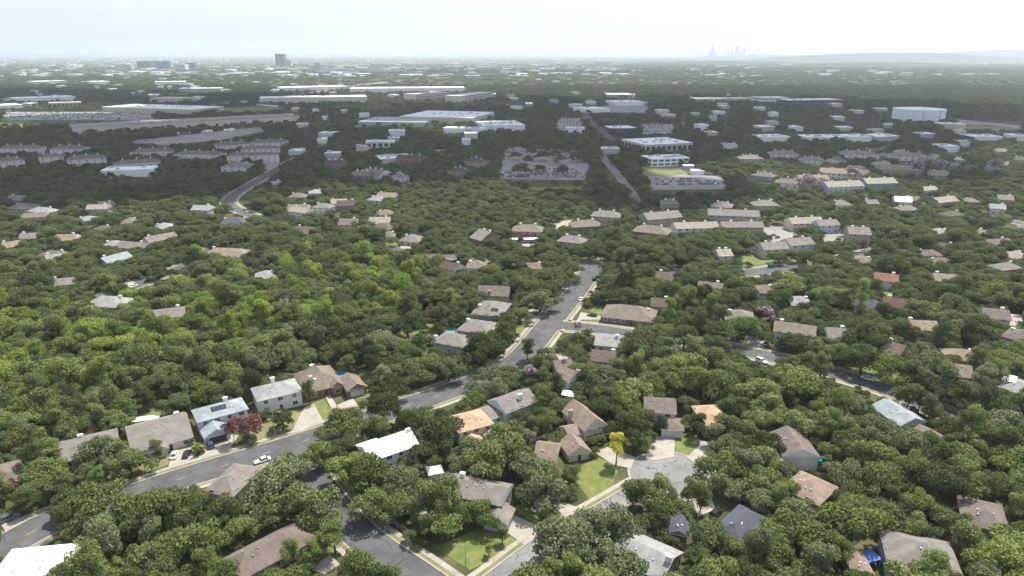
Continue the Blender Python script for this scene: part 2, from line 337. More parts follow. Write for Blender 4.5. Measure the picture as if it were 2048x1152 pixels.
# lawns, drives, paths
for nm, px, m in [
 ('lawn', [(272,925),(300,912),(345,910),(335,930),(285,948)], 'drygrass'), ('driveway', [(336,940),(344,899),(386,880),(398,905),(368,930)], 'concrete'),
 ('driveway', [(396,922),(409,878),(446,866),(478,872),(456,903)], 'concrete'), ('lawn', [(500,850),(560,830),(600,818),(628,842),(560,872),(500,885)], 'drygrass'),
 ('driveway', [(606,818),(628,808),(646,842),(606,862),(582,868)], 'concrete'), ('lawn', [(608,815),(648,797),(668,828),(644,842),(630,822)], 'lawn'),
 ('path', [(650,793),(660,791),(676,815),(664,820)], 'concrete'), ('driveway', [(672,812),(706,797),(730,830),(690,842)], 'concrete'),
 ('lawn', [(232,850),(262,832),(340,812),(352,824),(300,834),(246,850)], 'lawn'), ('lawn', [(360,810),(372,806),(392,838),(380,842)], 'lawn'), ('patio', [(366,810),(385,802),(400,818),(384,826)], 'concrete'),
 ('lawn', [(470,778),(505,770),(508,800),(492,806)], 'lawn'), ('lawn', [(705,740),(745,738),(750,790),(712,800),(700,770)], 'lawn'),
 ('lawn', [(500,950),(540,940),(520,960)], 'drygrass'), ('lawn', [(870,1095),(950,1060),(1000,1040),(1045,1085),(985,1140),(940,1140)], 'lawn'),
 ('driveway', [(988,1035),(1010,1022),(1090,1060),(1050,1092),(1005,1060)], 'concrete'), ('lawn', [(1025,1015),(1050,1005),(1085,1040),(1075,1055)], 'lawn'),
 ('driveway', [(1105,1010),(1125,1004),(1165,1020),(1130,1036)], 'concrete'), ('lawn', [(1165,930),(1195,915),(1240,930),(1245,985),(1180,1000),(1150,960)], 'lawn'),
 ('driveway', [(1188,905),(1215,895),(1270,915),(1262,938),(1225,930)], 'concrete'), ('driveway', [(1306,873),(1350,874),(1348,915),(1310,922),(1290,918)], 'concrete'),
 ('lawn', [(1352,868),(1395,862),(1402,888),(1372,912),(1342,910)], 'lawn'), ('path', [(1372,915),(1400,890),(1382,888),(1392,878),(1412,884),(1425,905),(1402,935)], 'concrete'),
 ('lawn', [(1405,930),(1440,910),(1465,935),(1425,940)], 'lawn'), ('driveway', [(1425,940),(1462,932),(1470,950),(1440,962)], 'concrete'), ('driveway', [(1385,1000),(1420,985),(1430,1020),(1395,1035)], 'concrete'),
 ('lawn', [(1160,645),(1180,638),(1310,656),(1325,664),(1250,660)], 'lawn'), ('driveway', [(1150,650),(1162,625),(1200,632),(1203,640),(1165,640)], 'concrete'), ('lawn', [(1178,622),(1200,607),(1215,612),(1200,630)], 'lawn'),
 ('lawn', [(1028,660),(1048,650),(1058,655),(1035,672)], 'lawn'), ('driveway', [(1018,640),(1060,628),(1085,634),(1050,650)], 'concrete'), ('driveway', [(1030,620),(1070,610),(1085,622),(1050,630)], 'concrete'),
 ('driveway', [(1110,708),(1135,700),(1150,716),(1120,722)], 'concrete'), ('lawn', [(1090,730),(1110,722),(1112,735),(1095,738)], 'lawn'),
 ('lawn', [(835,640),(935,636),(940,648),(840,656)], 'lawn'), ('lawn', [(800,655),(880,662),(870,672),(800,668)], 'lawn'),
 ('lawn', [(1475,515),(1520,508),(1560,522),(1555,528),(1480,533)], 'lawn'), ('lawn', [(1565,524),(1612,512),(1618,520),(1572,528)], 'lawn'), ('lawn', [(1766,580),(1800,580),(1800,596),(1768,594)], 'lawn'),
 ('parking_lot', [(1480,500),(1545,480),(1520,455),(1560,448),(1600,470),(1560,492),(1500,505)], 'lot'), ('parking_lot', [(1640,470),(1690,462),(1700,480),(1650,484)], 'lot'),
 ('lawn', [(765,488),(800,478),(830,490),(790,497)], 'lawn'), ('driveway', [(800,490),(825,486),(820,498),(795,500)], 'concrete'),
 ('lawn', [(1165,512),(1220,510),(1222,522),(1168,522)], 'drygrass'), ('driveway', [(1000,480),(1075,488),(1060,498),(1000,492)], 'concrete'), ('driveway', [(1110,445),(1145,440),(1140,458),(1100,458)], 'concrete'),
 ('lawn', [(1690,725),(1760,735),(1800,755),(1780,765),(1700,738)], 'lawn'), ('lawn', [(1930,800),(1975,795),(1990,815),(1940,818)], 'lawn'),
 ('driveway', [(1500,672),(1535,680),(1525,700),(1490,692)], 'concrete'), ('driveway', [(1995,625),(2048,632),(2060,655),(2000,650)], 'concrete'), ('driveway', [(240,568),(275,556),(280,568),(250,580)], 'concrete'), ('lawn', [(345,552),(378,538),(384,545),(355,556)], 'lawn'),
 ('driveway', [(280,1030),(320,1012),(310,1022),(300,1040)], 'concrete'), ('driveway', [(620,1140),(660,1110),(680,1130),(650,1150)], 'concrete'), ('lawn', [(655,1095),(690,1070),(700,1085),(670,1112)], 'lawn'),
 ('driveway', [(-20,1050),(40,1035),(75,1040),(0,1072)], 'concrete'),
 ('parking_lot', [(998,358),(1010,292),(1152,298),(1178,332),(1170,360)], 'lot'), ('parking_lot', [(1300,380),(1296,352),(1440,349),(1455,378)], 'lot'), ('meadow', [(1040,392),(1060,374),(1165,372),(1175,392)], 'lawn'),
 ('playing_field', [(1278,352),(1285,333),(1362,333),(1378,351)], 'drygrass'), ('parking_lot', [(1110,262),(1118,236),(1160,236),(1172,264)], 'lot'), ('parking_lot', [(1285,268),(1280,248),(1345,248),(1352,268)], 'lot'),
 ('parking_lot', [(525,336),(528,326),(560,326),(566,345)], 'lot'), ('meadow', [(0,254),(0,240),(55,237),(70,246),(40,255)], 'lawn'), ('meadow', [(430,228),(445,216),(545,212),(590,222),(520,228)], 'lawn'), ('parking_lot', [(0,240),(10,224),(300,224),(310,240)], 'lot'),
 ('parking_lot', [(1190,215),(1230,208),(1300,212),(1290,226),(1200,224)], 'lot'), ('truck_yard', [(240,285),(440,262),(520,254),(530,262),(440,280),(330,290)], 'lot'), ('meadow', [(1890,262),(1950,250),(2048,258),(2048,268),(1960,268)], 'drygrass')]:
    far = px[0][1] < 400
    sheet(nm, px, m, keep=nm != 'meadow', z=.03 if m in ('lawn','drygrass') else .185 if px[0][1] > 430 and m == 'concrete' else .05, step=7 if far else 9)
# ------------------------------------------------------------------ houses
RC = dict(gr=(.19,.172,.15), lg=(.26,.26,.25), tn=(.185,.15,.12), br=(.12,.09,.072), bg=(.25,.28,.29), wh=(.78,.79,.80), dk=(.075,.082,.10), ora=(.38,.265,.17), rd=(.22,.10,.07), ta=(.235,.18,.14), pr=(.155,.125,.108), rb=(.10,.062,.055), cr=(.27,.24,.195))
WC = dict(w=(.60,.59,.56), t=(.34,.29,.23), g=(.34,.34,.33), b=None, s=None, bl=(.30,.37,.42), te=(.17,.26,.30), cr=(.55,.49,.38), dk=(.085,.075,.07), lb=(.42,.47,.54))
HOUSES = []    # (centre, short description, radius)
FOOT = []      # footprints
def roof_solid(b, x0, x1, y0, y1, z, pitch, kind, ov=.5, th=.16):
    x0 -= ov; x1 += ov; y0 -= ov; y1 += ov; z -= ov*pitch*.6
    W, D = x1-x0, y1-y0
    if kind == 'gablex': rg = [(x0,(y0+y1)/2), (x1,(y0+y1)/2)]; h = D/2*pitch
    elif kind == 'gabley': rg = [((x0+x1)/2,y0), ((x0+x1)/2,y1)]; h = W/2*pitch
    else:
        if W >= D: rg = [(x0+D/2,(y0+y1)/2), (x1-D/2+.01,(y0+y1)/2)]; h = D/2*pitch
        else: rg = [((x0+x1)/2,y0+W/2), ((x0+x1)/2,y1-W/2+.01)]; h = W/2*pitch
    c = [(x0,y0), (x1,y0), (x1,y1), (x0,y1)]
    E = [(x, y, z+th) for x, y in c]; Bt = [(x, y, z) for x, y in c]; T = [(x, y, z+th+h) for x, y in rg]
    if kind == 'gabley' or (kind == 'hip' and W < D):
        b.face([E[0], E[1], T[0]], 0 if kind == 'hip' else 2); b.face([E[1], E[2], T[1], T[0]]); b.face([E[2], E[3], T[1]], 0 if kind == 'hip' else 2); b.face([E[3], E[0], T[0], T[1]])
    else:
        b.face([E[0], E[1], T[1], T[0]]); b.face([E[1], E[2], T[1]], 0 if kind == 'hip' else 2); b.face([E[2], E[3], T[0], T[1]]); b.face([E[3], E[0], T[0]], 0 if kind == 'hip' else 2)
    for i in range(4): j = (i+1) % 4; b.face([Bt[i], Bt[j], E[j], E[i]], 1)
    b.face([Bt[3], Bt[2], Bt[1], Bt[0]], 1)
    return h
_wm = {}
def window_meshes(wd, ht):
    k = (round(wd, 2), round(ht, 2))
    if k not in _wm:
        f = MB(); t_ = .12
        f.box(-wd/2-t_, wd/2+t_, -.05, 0, -t_, 0, bottom=True); f.box(-wd/2-t_, wd/2+t_, -.05, 0, ht, ht+t_)
        f.box(-wd/2-t_, -wd/2, -.05, 0, 0, ht); f.box(wd/2, wd/2+t_, -.05, 0, 0, ht); f.box(-.03, .03, -.045, -.022, 0, ht)
        p = MB(); p.face([(-wd/2,-.02,0), (wd/2,-.02,0), (wd/2,-.02,ht), (-wd/2,-.02,ht)])
        _wm[k] = (f.mesh('window', [M['trim']]), p.mesh('pane', [M['glass']]))
    return _wm[k]
def window(par, x, y, z, rz, wd=1.1, ht=1.35):
    a, b = window_meshes(wd, ht); o = link('window', a, par, (x, y, z), rz); link('pane', b, o); return o
def wall_material(wc): return M['brick'] if wc == 'b' else M['stone'] if wc == 's' else cm('wall', WC[wc])
def house(short, A, B, eave, depth, kind='hip', pitch=.48, rc='gr', wc='t', wings=(), chim=(), extra='', cat='house', keep=.6, wk=False, win=True, solar=None, name='house', sky=(), gdoor=None, wsp=3.6, label=None, vents=True):
    a, c = P(A[0], A[1], eave), P(B[0], B[1], eave)
    ang = math.atan2(c.y-a.y, c.x-a.x); W = math.hypot(c.x-a.x, c.y-a.y)
    ex = Vector((math.cos(ang), math.sin(ang))); ey = Vector((-ex.y, ex.x))
    if isinstance(depth, tuple): q = P(depth[0], depth[1], eave); depth = max(5, (Vector((q.x, q.y))-Vector((a.x, a.y))).dot(ey))
    W = max(W-1, 4); o0 = Vector((a.x, a.y))+ex*.5+ey*.5; D = depth
    root = thing(name, label or short, cat, (o0.x, o0.y, 0), ang)
    rm = cm('roof', RC[rc]); wm = wall_material(wc)
    far = o0.y > 420
    blocks = [(0, W, 0, D, eave, kind, pitch)]+[tuple(x) for x in wings]
    for bi, (x0, x1, y0, y1, ez, kd, pt) in enumerate(blocks):
        wl = MB(); e = .003*bi; wl.box(x0+e, x1-e, y0+e, y1-e, 0, ez, bottom=False)
        hh = (y1-y0)/2*pt if kd == 'gablex' else (x1-x0)/2*pt
        ym, xm = (y0+y1)/2, (x0+x1)/2
        if kd == 'gablex':
            wl.face([(x0+e,y1-e,ez), (x0+e,y0+e,ez), (x0+e,ym,ez+hh)]); wl.face([(x1-e,y0+e,ez), (x1-e,y1-e,ez), (x1-e,ym,ez+hh)])
        elif kd == 'gabley':
            wl.face([(x0+e,y0+e,ez), (x1-e,y0+e,ez), (xm,y0+e,ez+hh)]); wl.face([(x1-e,y1-e,ez), (x0+e,y1-e,ez), (xm,y1-e,ez+hh)])
        wl.build('wall', wm, root)
        r = MB(); roof_solid(r, x0, x1, y0, y1, ez+.02+.004*bi, pt, kd); ro = r.build('roof', [rm, M['trim'], wm], root)
        if bi == 0: roof0 = ro
        if win:
            st = max(1, int(round(ez/2.8))); nW = max(1, int((x1-x0)/wsp)); nD = max(1, int((y1-y0)/wsp))
            for s in range(st):
                z = s*2.8+.95
                for i in range(nW):
                    x = x0+(i+.5)*(x1-x0)/nW
                    if gdoor is not None and bi == gdoor and s == 0: continue
                    if s == 0 and bi == 0 and any(w_[2] < 0 and w_[0]-.8 < x < w_[1]+.8 for w_ in wings): continue
                    if s == 0 and i == nW//2 and bi == 0 and gdoor != 0 and not far:
                        d = MB(); d.box(x-.5, x+.5, y0-.06, y0-.005, .05, 2.15); dd = d.build('door', M['darkdoor'], root); h_ = MB(); h_.box(x+.34, x+.42, y0-.11, y0-.061, 1.0, 1.1); h_.build('handle', M['metal'], dd); continue
                    window(root, x, y0-.004, z, 0, 1.2 if (i+s) % 2 else 1.6)
                for i in range(nD):
                    y = y0+(i+.5)*(y1-y0)/nD
                    if a.x > -20 or bi: window(root, x0-.004, y, z, -math.pi/2, 1.0)
                    if a.x < 40 or bi: window(root, x1+.004, y, z, math.pi/2, 1.0)
        if gdoor is not None and bi == gdoor:
            gw = min(4.9, (x1-x0)*.75); d = MB()
            for k_ in range(4): d.box(xm-gw/2, xm+gw/2, y0-.05, y0-.006, .05+k_*.56, .58+k_*.56)
            d.build('garage_door', M['garage'] if rc != 'bg' else M['darkdoor'], root)
    top = lambda x, y: eave+min(min(y, D-y), 1e9 if kind == 'gablex' else min(x, W-x))*pitch if kind != 'gabley' else eave+min(x, W-x)*pitch
    for (fx, fy, ch, cc_) in chim:
        x, y = fx*W, fy*D; b_ = MB(); zt = top(min(max(x,0),W), min(max(y,0),D))+ch
        b_.box(x-.65, x+.65, y-.45, y+.45, eave-2.5, zt); b_.box(x-.75, x+.75, y-.55, y+.55, zt+.002, zt+.14); b_.box(x-.3, x+.3, y-.2, y+.2, zt+.142, zt+.4)
        b_.build('chimney', M['brick'] if cc_ == 'b' else M['trim'] if cc_ == 'w' else cm('wall', WC['t']), roof0)
    if not far and vents:
        for i in range(3):
            x, y = W*random.uniform(.25, .75), D*random.uniform(.18, .4); z = top(x, y); v = MB(); v.tube([(x,y,z-.1), (x,y,z+.55)], [.1,.1], 6); v.box(x-.16, x+.16, y-.16, y+.16, z+.552, z+.62); v.build('roof_vent', M['metal'], roof0)
    if solar:
        fx0, fx1, fy0, fy1, nx, ny = solar
        for i in range(nx):
            for j in range(ny):
                xa, xb = W*(fx0+(fx1-fx0)*i/nx)+.02, W*(fx0+(fx1-fx0)*(i+1)/nx)-.02; ya, yb = D*(fy0+(fy1-fy0)*j/ny)+.02, D*(fy0+(fy1-fy0)*(j+1)/ny)-.02
                s = MB(); za, zb = eave+.3+ya*pitch, eave+.3+yb*pitch
                s.face([(xa,ya,za), (xb,ya,za), (xb,yb,zb), (xa,yb,zb)]); s.face([(xa,ya,za-.06), (xa,ya,za), (xb,ya,za), (xb,ya,za-.06)]); s.build('solar_panel', M['panel'], roof0)
    for fx, fy in sky:
        x, y = fx*W, fy*D; z = eave+.22+y*pitch; s = MB(); s.box(x-.5, x+.5, y-.5, y+.5, z-.3, z+.25); s.build('skylight', M['lamp_glass'], roof0)
    cen = o0+ex*(W/2)+ey*(D/2); HOUSES.append((cen.x, cen.y, short, max(W, D)/2))
    for (x0, x1, y0, y1, ez, kd, pt) in blocks:
        q = [o0+ex*x+ey*y for x, y in ((x0-.5,y0-.5), (x1+.5,y0-.5), (x1+.5,y1+.5), (x0-.5,y1+.5))]; FOOT.append([(p.x, p.y) for p in q])
    if keep:
        for i in range(7):
            for j in range(4):
                x, y = W*(.5+(i/6-.5)*keep), D*(.5+(j/3-.5)*keep); p = o0+ex*x+ey*y; z = top(x, y); u, v, _ = PIX((p.x, p.y, z)); KEEP.append((u, v, p.y))
        for i in range(5 if wk else 0):
            p = o0+ex*(W*(.5+(i/4-.5)*keep)); u, v, _ = PIX((p.x, p.y, eave-.8)); KEEP.append((u, v, p.y-1))
    return root
H = house
H('low brown roofed house beside the big round tree', (-60,988), (48,960), 3, 12, rc='pr', wc='t', label='low brown hip roofed house at the end of the row, beside a reddish tree')
H('grey gabled house half hidden by an oak', (116,928), (240,897), 2.9, 13, 'gablex', .42, 'gr', 't', chim=[(.38,.56,1.2,'w')], keep=.5)
H('wide beige roofed house with white patio cover', (262,908), (388,874), 2.9, (240,858), 'gablex', .42, 'gr', 'cr', chim=[(.86,.62,1.1,'w')], wings=[(4,9,-2.5,1,2.9,'gabley',.6)], gdoor=None, wk=True)
H('pale blue house with rooftop solar panels', (394,846), (498,818), 5.5, (378,824), 'hip', .45, 'bg', 'lb', chim=[(.68,.95,1.6,'w')], solar=(.3,.62,.2,.42,4,2), wings=[(.3,7.6,-6.5,1,2.9,'gabley',.5)], gdoor=1, label='pale blue two storey house with rooftop solar panels and a dark garage door', wk=True)
H('white stone house with grey hip roof', (514,804), (606,782), 5.5, (504,778), 'hip', .45, 'lg', 'w', chim=[(.5,.98,2.2,'w')], label='white stone two storey house with grey hip roof and a broad white chimney', wk=True)
H('brown brick house beside the pool', (613,787), (692,767), 3.2, 17, 'hip', .62, 'tn', 'b', chim=[(.45,.8,1.5,'w')], sky=[(.22,.3),(.3,.22)], wings=[(8.5,12,-1.5,3,3.6,'gabley',.8),(12.6,19,-6,4,3.0,'gabley',.55)], gdoor=2, label='brown brick house with steep tan roof, arched entry and a pool behind', wk=True)
H('white metal roofed house', (741,924), (840,890), 5.4, (723,893), 'gablex', .45, 'wh', 'w', chim=[(.96,.55,1.2,'w')], wings=[(1,7,8,13,3.4,'hip',.4)], label='white two storey house with a bright white metal roof', wk=True)
H('grey house at the street corner with a pool', (880,988), (1004,1013), 5.2, 9, 'gablex', .45, 'gr', 'lb', chim=[(.22,.62,1.8,'w')], wings=[(13,19,-4,2,3.0,'gabley',.5)], keep=.35, label='grey roofed house with white chimney at the street corner, a pool beside it')
H('house with new orange roof decking', (917,867), (990,848), 5.2, (885,839), 'hip', .42, 'ora', 'w', wings=[(1,6,-4,1,2.9,'gabley',.45),(8,12,-3,1,2.9,'hip',.4),(0,5,8,13,3.4,'hip',.5)], label='white walled house with a bare orange roof of several hips', wk=True)
H('long grey gabled house with tall chimney', (1012,828), (1078,803), 4.6, 10, 'gablex', .5, 'gr', 'lb', chim=[(.6,.25,2.0,'w')], wings=[(-8.5,.5,2,10,3.0,'hip',.5)], label='long grey gabled house with tall white chimney and a low side wing', wk=True)
H('dark brown steep roofed house', (953,590), (1016,593), 4, 10, 'gablex', .6, 'pr', 't', chim=[(.4,.1,1.4,'t')])
H('teal walled house with solar panels', (941,628), (1003,634), 4.6, 17, 'hip', .45, 'gr', 'te', chim=[(.12,.4,1.4,'w')], solar=(.6,.85,.12,.24,3,2), wk=True)
H('brick sided house with backyard pool', (912,660), (976,670), 4.8, 13, 'hip', .45, 'gr', 'b', chim=[(.1,.6,1.6,'w')], wk=True)
H('grey house with a broad white chimney', (862,684), (928,696), 4.8, 11, 'hip', .42, 'gr', 'g', chim=[(.06,.1,2.0,'w')], wk=True)
H('brown brick ranch house', (1200,633), (1308,645), 2.9, (1216,611), 'hip', .5, 'tn', 'b', chim=[(.86,.6,1.0,'w')], label='long brown brick ranch house on the street corner with a green lawn strip', wk=True)
H('white metal roofed house behind the oaks', (1187,690), (1243,696), 3, 12, 'gablex', .4, 'lg', 'g', chim=[(.8,.4,1.3,'w')], label='low house with pale metal roof and white chimney, behind the corner lawn')
H('dark brown roofed bungalow', (1179,721), (1228,727), 3, 10, 'gablex', .45, 'br', 't', chim=[(.9,.6,1,'w')])
H('tan house with white gable end', (1104,757), (1134,769), 4.6, 9, 'gablex', .7, 'ta', 'w', chim=[(.9,.8,1.2,'t')])
H('small grey roofed house beside the driveway', (1112,742), (1150,738), 3, 8, 'gablex', .5, 'pr', 't', chim=[(.6,.4,1.2,'t')], keep=.5)
H('tall stone house with glazed gable', (1168,862), (1216,849), 4.8, 13, 'gabley', .8, 'ta', 's', chim=[(-.05,.6,3,'t')], wings=[(-4.5,.5,1,7,3.2,'gablex',.5)], label='tall tan stone house with steep gable and a strip of dark glazing', wk=True)
H('stone garage with steep roof', (1137,912), (1184,903), 2.7, 7, 'gabley', .75, 'ta', 's', name='garage_building', cat='garage', gdoor=None, label='small stone garage with steep tan roof beside the yellow tree', wk=True)
H('tan roofed cottage under the oaks', (1066,917), (1112,923), 3, 9, 'gablex', .55, 'ta', 's', keep=.6)
H('white house with grey roof on the cul-de-sac', (1288,824), (1354,829), 5.3, 10, 'gablex', .45, 'pr', 'w', wings=[(5,11.5,-6,1,2.9,'hip',.4)], gdoor=1, keep=.55, label='white two storey house with grey roof and long driveway on the cul-de-sac')
H('orange roofed house on the cul-de-sac', (1410,852), (1466,849), 4.5, 12, 'hip', .45, 'ora', 't', keep=.55)
H('slate roofed house with a white gable', (1535,866), (1565,914), 4.8, 10, 'gablex', .5, 'pr', 'w', keep=.6)
H('tan roofed house beside the hidden pool', (1560,975), (1638,1012), 4.5, 11, 'hip', .5, 'ta', 't', keep=.5)
H('long pale blue roofed house', (1738,812), (1800,853), 3, 10, 'gablex', .4, 'bg', 'g', keep=.6)
H('brown gabled house below the blue roof', (1812,868), (1862,896), 3, 9, 'gablex', .5, 'tn', 't', keep=.4)
H('slate blue hip roofed house', (1421,1062), (1482,1093), 3, 14, 'hip', .55, 'dk', 'b', keep=.55, label='house with a new slate blue hip roof and two white vents')
H('small slate blue garage building', (1336,1066), (1376,1074), 2.7, 6, 'gabley', .5, 'dk', 'b', name='garage_building', cat='garage', win=False)
H('silver grey roofed brick house', (1212,1112), (1325,1165), 3.4, 11, 'gablex', .42, 'lg', 'b', chim=[(.97,.4,1.6,'w')], keep=.6)
H('white roofed house by the kerb', (-45,1186), (112,1170), 4.2, 13, 'hip', .5, 'wh', 'w', keep=.7, label='house with bright white hip roof right beside the wide street')
H('brown hip roofed house under the oaks', (431,1124), (470,1168), 3, 20, 'hip', .5, 'pr', 't', keep=.6)
H('grey hip roofed house with brick chimney', (404,984), (466,994), 4.4, 13, 'hip', .6, 'gr', 's', chim=[(.8,-.04,1.2,'b')], keep=.7)
H('low brown roofed house with a car behind', (238,1064), (306,1046), 3, 8, 'gablex', .4, 'pr', 't', keep=.6)
H('big tan roofed house with white chimney', (1778,1140), (1935,1172), 4.6, 14, 'hip', .5, 'gr', 'lb', chim=[(.08,-.02,1.5,'w')], keep=.45)
H('grey hip house deep in the trees', (1924,1046), (2022,1070), 4, 12, 'hip', .5, 'pr', 't', keep=.5)
H('small tan roofed shed by the tarp', (1706,1150), (1730,1152), 3, 7, 'gabley', .6, 'ta', 't', name='shed', cat='shed', win=False)
H('dark shingle sided house', (1906,752), (1948,758), 5.3, 10, 'gablex', .5, 'tn', 'dk', keep=.6, label='dark shingle sided two storey house with white framed windows', wk=True)
H('pale grey roofed house with one solar panel', (1994,776), (2070,796), 4, 12, 'hip', .45, 'lg', 'g', solar=(.1,.4,.3,.55,3,1))
# middle distance
for row in [
 ((161,612),(237,616),3,12,'hip','lg','g','low pale grey hip house amid the dense trees'), ((304,640),(370,632),3,10,'gablex','gr','cr','tan grey house with a cream end wall in the thicket'),
 ((398,512),(492,516),4.6,13,'hip','ta','w','large tan roofed house with a pool terrace'), ((215,528),(268,514),4.6,10,'gablex','bg','te','blue grey gabled house with twin white chimneys'),
 ((91,522),(122,518),4,8,'gablex','lg','w','small pale roofed house in the left woods'), ((97,574),(152,568),4,9,'gablex','gr','t','grey gabled house with a tall white chimney stack'),
 ((100,483),(147,482),4,11,'gablex','ta','w','tan gabled house under the power line'), ((10,497),(48,490),4,9,'gablex','ta','t','tan roofed house at the edge of the woods'),
 ((298,486),(358,474),4,10,'gablex','gr','t','grey gabled house with two slim chimneys'), ((380,420),(416,421),5,10,'gablex','lg','w','white two storey house beside the curving street'),
 ((438,448),(488,446),4.6,12,'hip','dk','w','dark blue roofed house at the street bend'), ((507,560),(556,556),3,11,'hip','lg','g','pale hip roofed house beside the thicket'),
 ((574,422),(609,427),4.8,10,'gablex','cr','w','cream roofed house beyond the woods'), ((622,415),(658,417),4.8,10,'hip','gr','w','grey roofed white house beyond the woods'), ((672,412),(712,411),4.5,11,'gablex','rb','b','dark red roofed house beyond the woods'),
 ((618,388),(648,386),3,10,'hip','bg','w','white walled house with pale blue roof'), ((545,370),(565,368),3,9,'gablex','lg','g','small grey roof in the dark trees'),
 ((761,474),(789,474),3,10,'hip','tn','w','brown pyramid roofed house on the lawn'), ((795,481),(836,485),3,12,'hip','gr','cr','tan house with a driveway on the cross street'),
 ((877,533),(907,542),5,9,'gablex','rb','w','brown roofed white house with gable end'), ((930,536),(972,537),4,11,'hip','tn','w','tan pyramid roofed house behind the willow'), ((1062,540),(1092,538),4,10,'hip','tn','t','tan roofed house beside the street trees'),
 ((1450,640),(1512,645),3,12,'hip','gr','w','grey hip house with white chimney by the mauve tree'), ((1546,662),(1632,674),4.6,10,'gablex','tn','cr','cream house with long tan roof and brick chimney'),
 ((1656,676),(1698,680),4.5,10,'gablex','gr','w','grey roofed house with a white dormer wall'), ((1758,700),(1800,712),4.5,10,'gablex','br','t','brown roofed house under tall trees'),
 ((1707,610),(1748,618),4.8,9,'gablex','dk','w','dark roofed white gabled house'), ((1764,612),(1850,624),3,11,'gablex','rb','b','long red brown roofed house'), ((1748,560),(1798,566),4.8,10,'gablex','rd','w','white house with orange red tile roof'),
 ((1870,562),(1922,566),4,10,'gablex','ta','w','tan gabled white house in the right woods'), ((1700,524),(1742,530),3,13,'hip','tn','w','brown hip roofed house with a white chimney'), ((2000,672),(2070,690),4,12,'hip','pr','t','brown roofed house with broad stone chimney'),
 ((1300,612),(1340,615),3,9,'gablex','br','t','brown roof behind the brick ranch house'), ((1960,470),(1995,472),3,9,'gablex','ta','w','tan roof in the far right trees'), ((1870,495),(1905,500),3,9,'gablex','br','t','dark brown roof deep in the right trees'),
 ((1790,403),(1826,405),4,12,'gablex','wh','w','house with bright white roof by the townhouses'), ((1735,408),(1760,408),5,9,'gablex','gr','t','tan walled house beside the white roof'), ((1672,410),(1706,410),4,11,'hip','gr','w','grey roofed house behind the townhouses'),
 ((2035,455),(2080,460),3,10,'hip','gr','w','house at the end of the right street')]:
    A, B, ez, d, kd, rc_, wc_, sh = row
    H(sh, A, B, ez, d, kd, .5, rc_, wc_, chim=[(random.choice([.15,.8]), .6, 1.3, 'w')], keep=.6)
RN = dict(gr='grey', tn='brown', ta='tan', pr='dark brown', lg='pale grey', cr='cream', br='deep brown'); PLACES = [((1420,2040),(520,720),'the side street oaks'), ((1800,2040),(380,520),'the woods beyond the townhouses'), ((0,430),(400,520),'the woods round the left street'), ((500,760),(390,480),'the woods before the far street'), ((1150,1420),(560,620),'the cottonwoods'), ((1650,2040),(300,345),'the blossoming apartments trees')]
for k_ in range(170):
    (ua, ub), (va, vb), wh_ = PLACES[k_ % len(PLACES)]; u, v = random.uniform(ua, ub), random.uniform(va, vb); p = P(u, v)
    if any(math.hypot(p.x-h_[0], p.y-h_[1]) < h_[3]+15 for h_ in HOUSES) or on_road(Vector((p.x, p.y)), -1, 9) or any(inpoly(p.x, p.y, b_) for b_ in BLOCK): continue
    z = PIX(p)[2]; wpx = random.uniform(11,17)*F/z; rc_ = random.choice(list(RN)); kd = random.choice(['hip','gablex'])
    H(f'{RN[rc_]} {"hip" if kd == "hip" else "gable"} roofed house among {wh_}', (u, v), (u+wpx, v+random.uniform(-.3,.3)*wpx*.35), random.choice([3,3,4.8]), random.uniform(9,12), kd, .5, rc_, random.choice('wtgs'), chim=[(random.choice([.15,.8]),.6,1.2,'w')], keep=.45)['group'] = f'{RN[rc_]} {kd} houses among {wh_}'
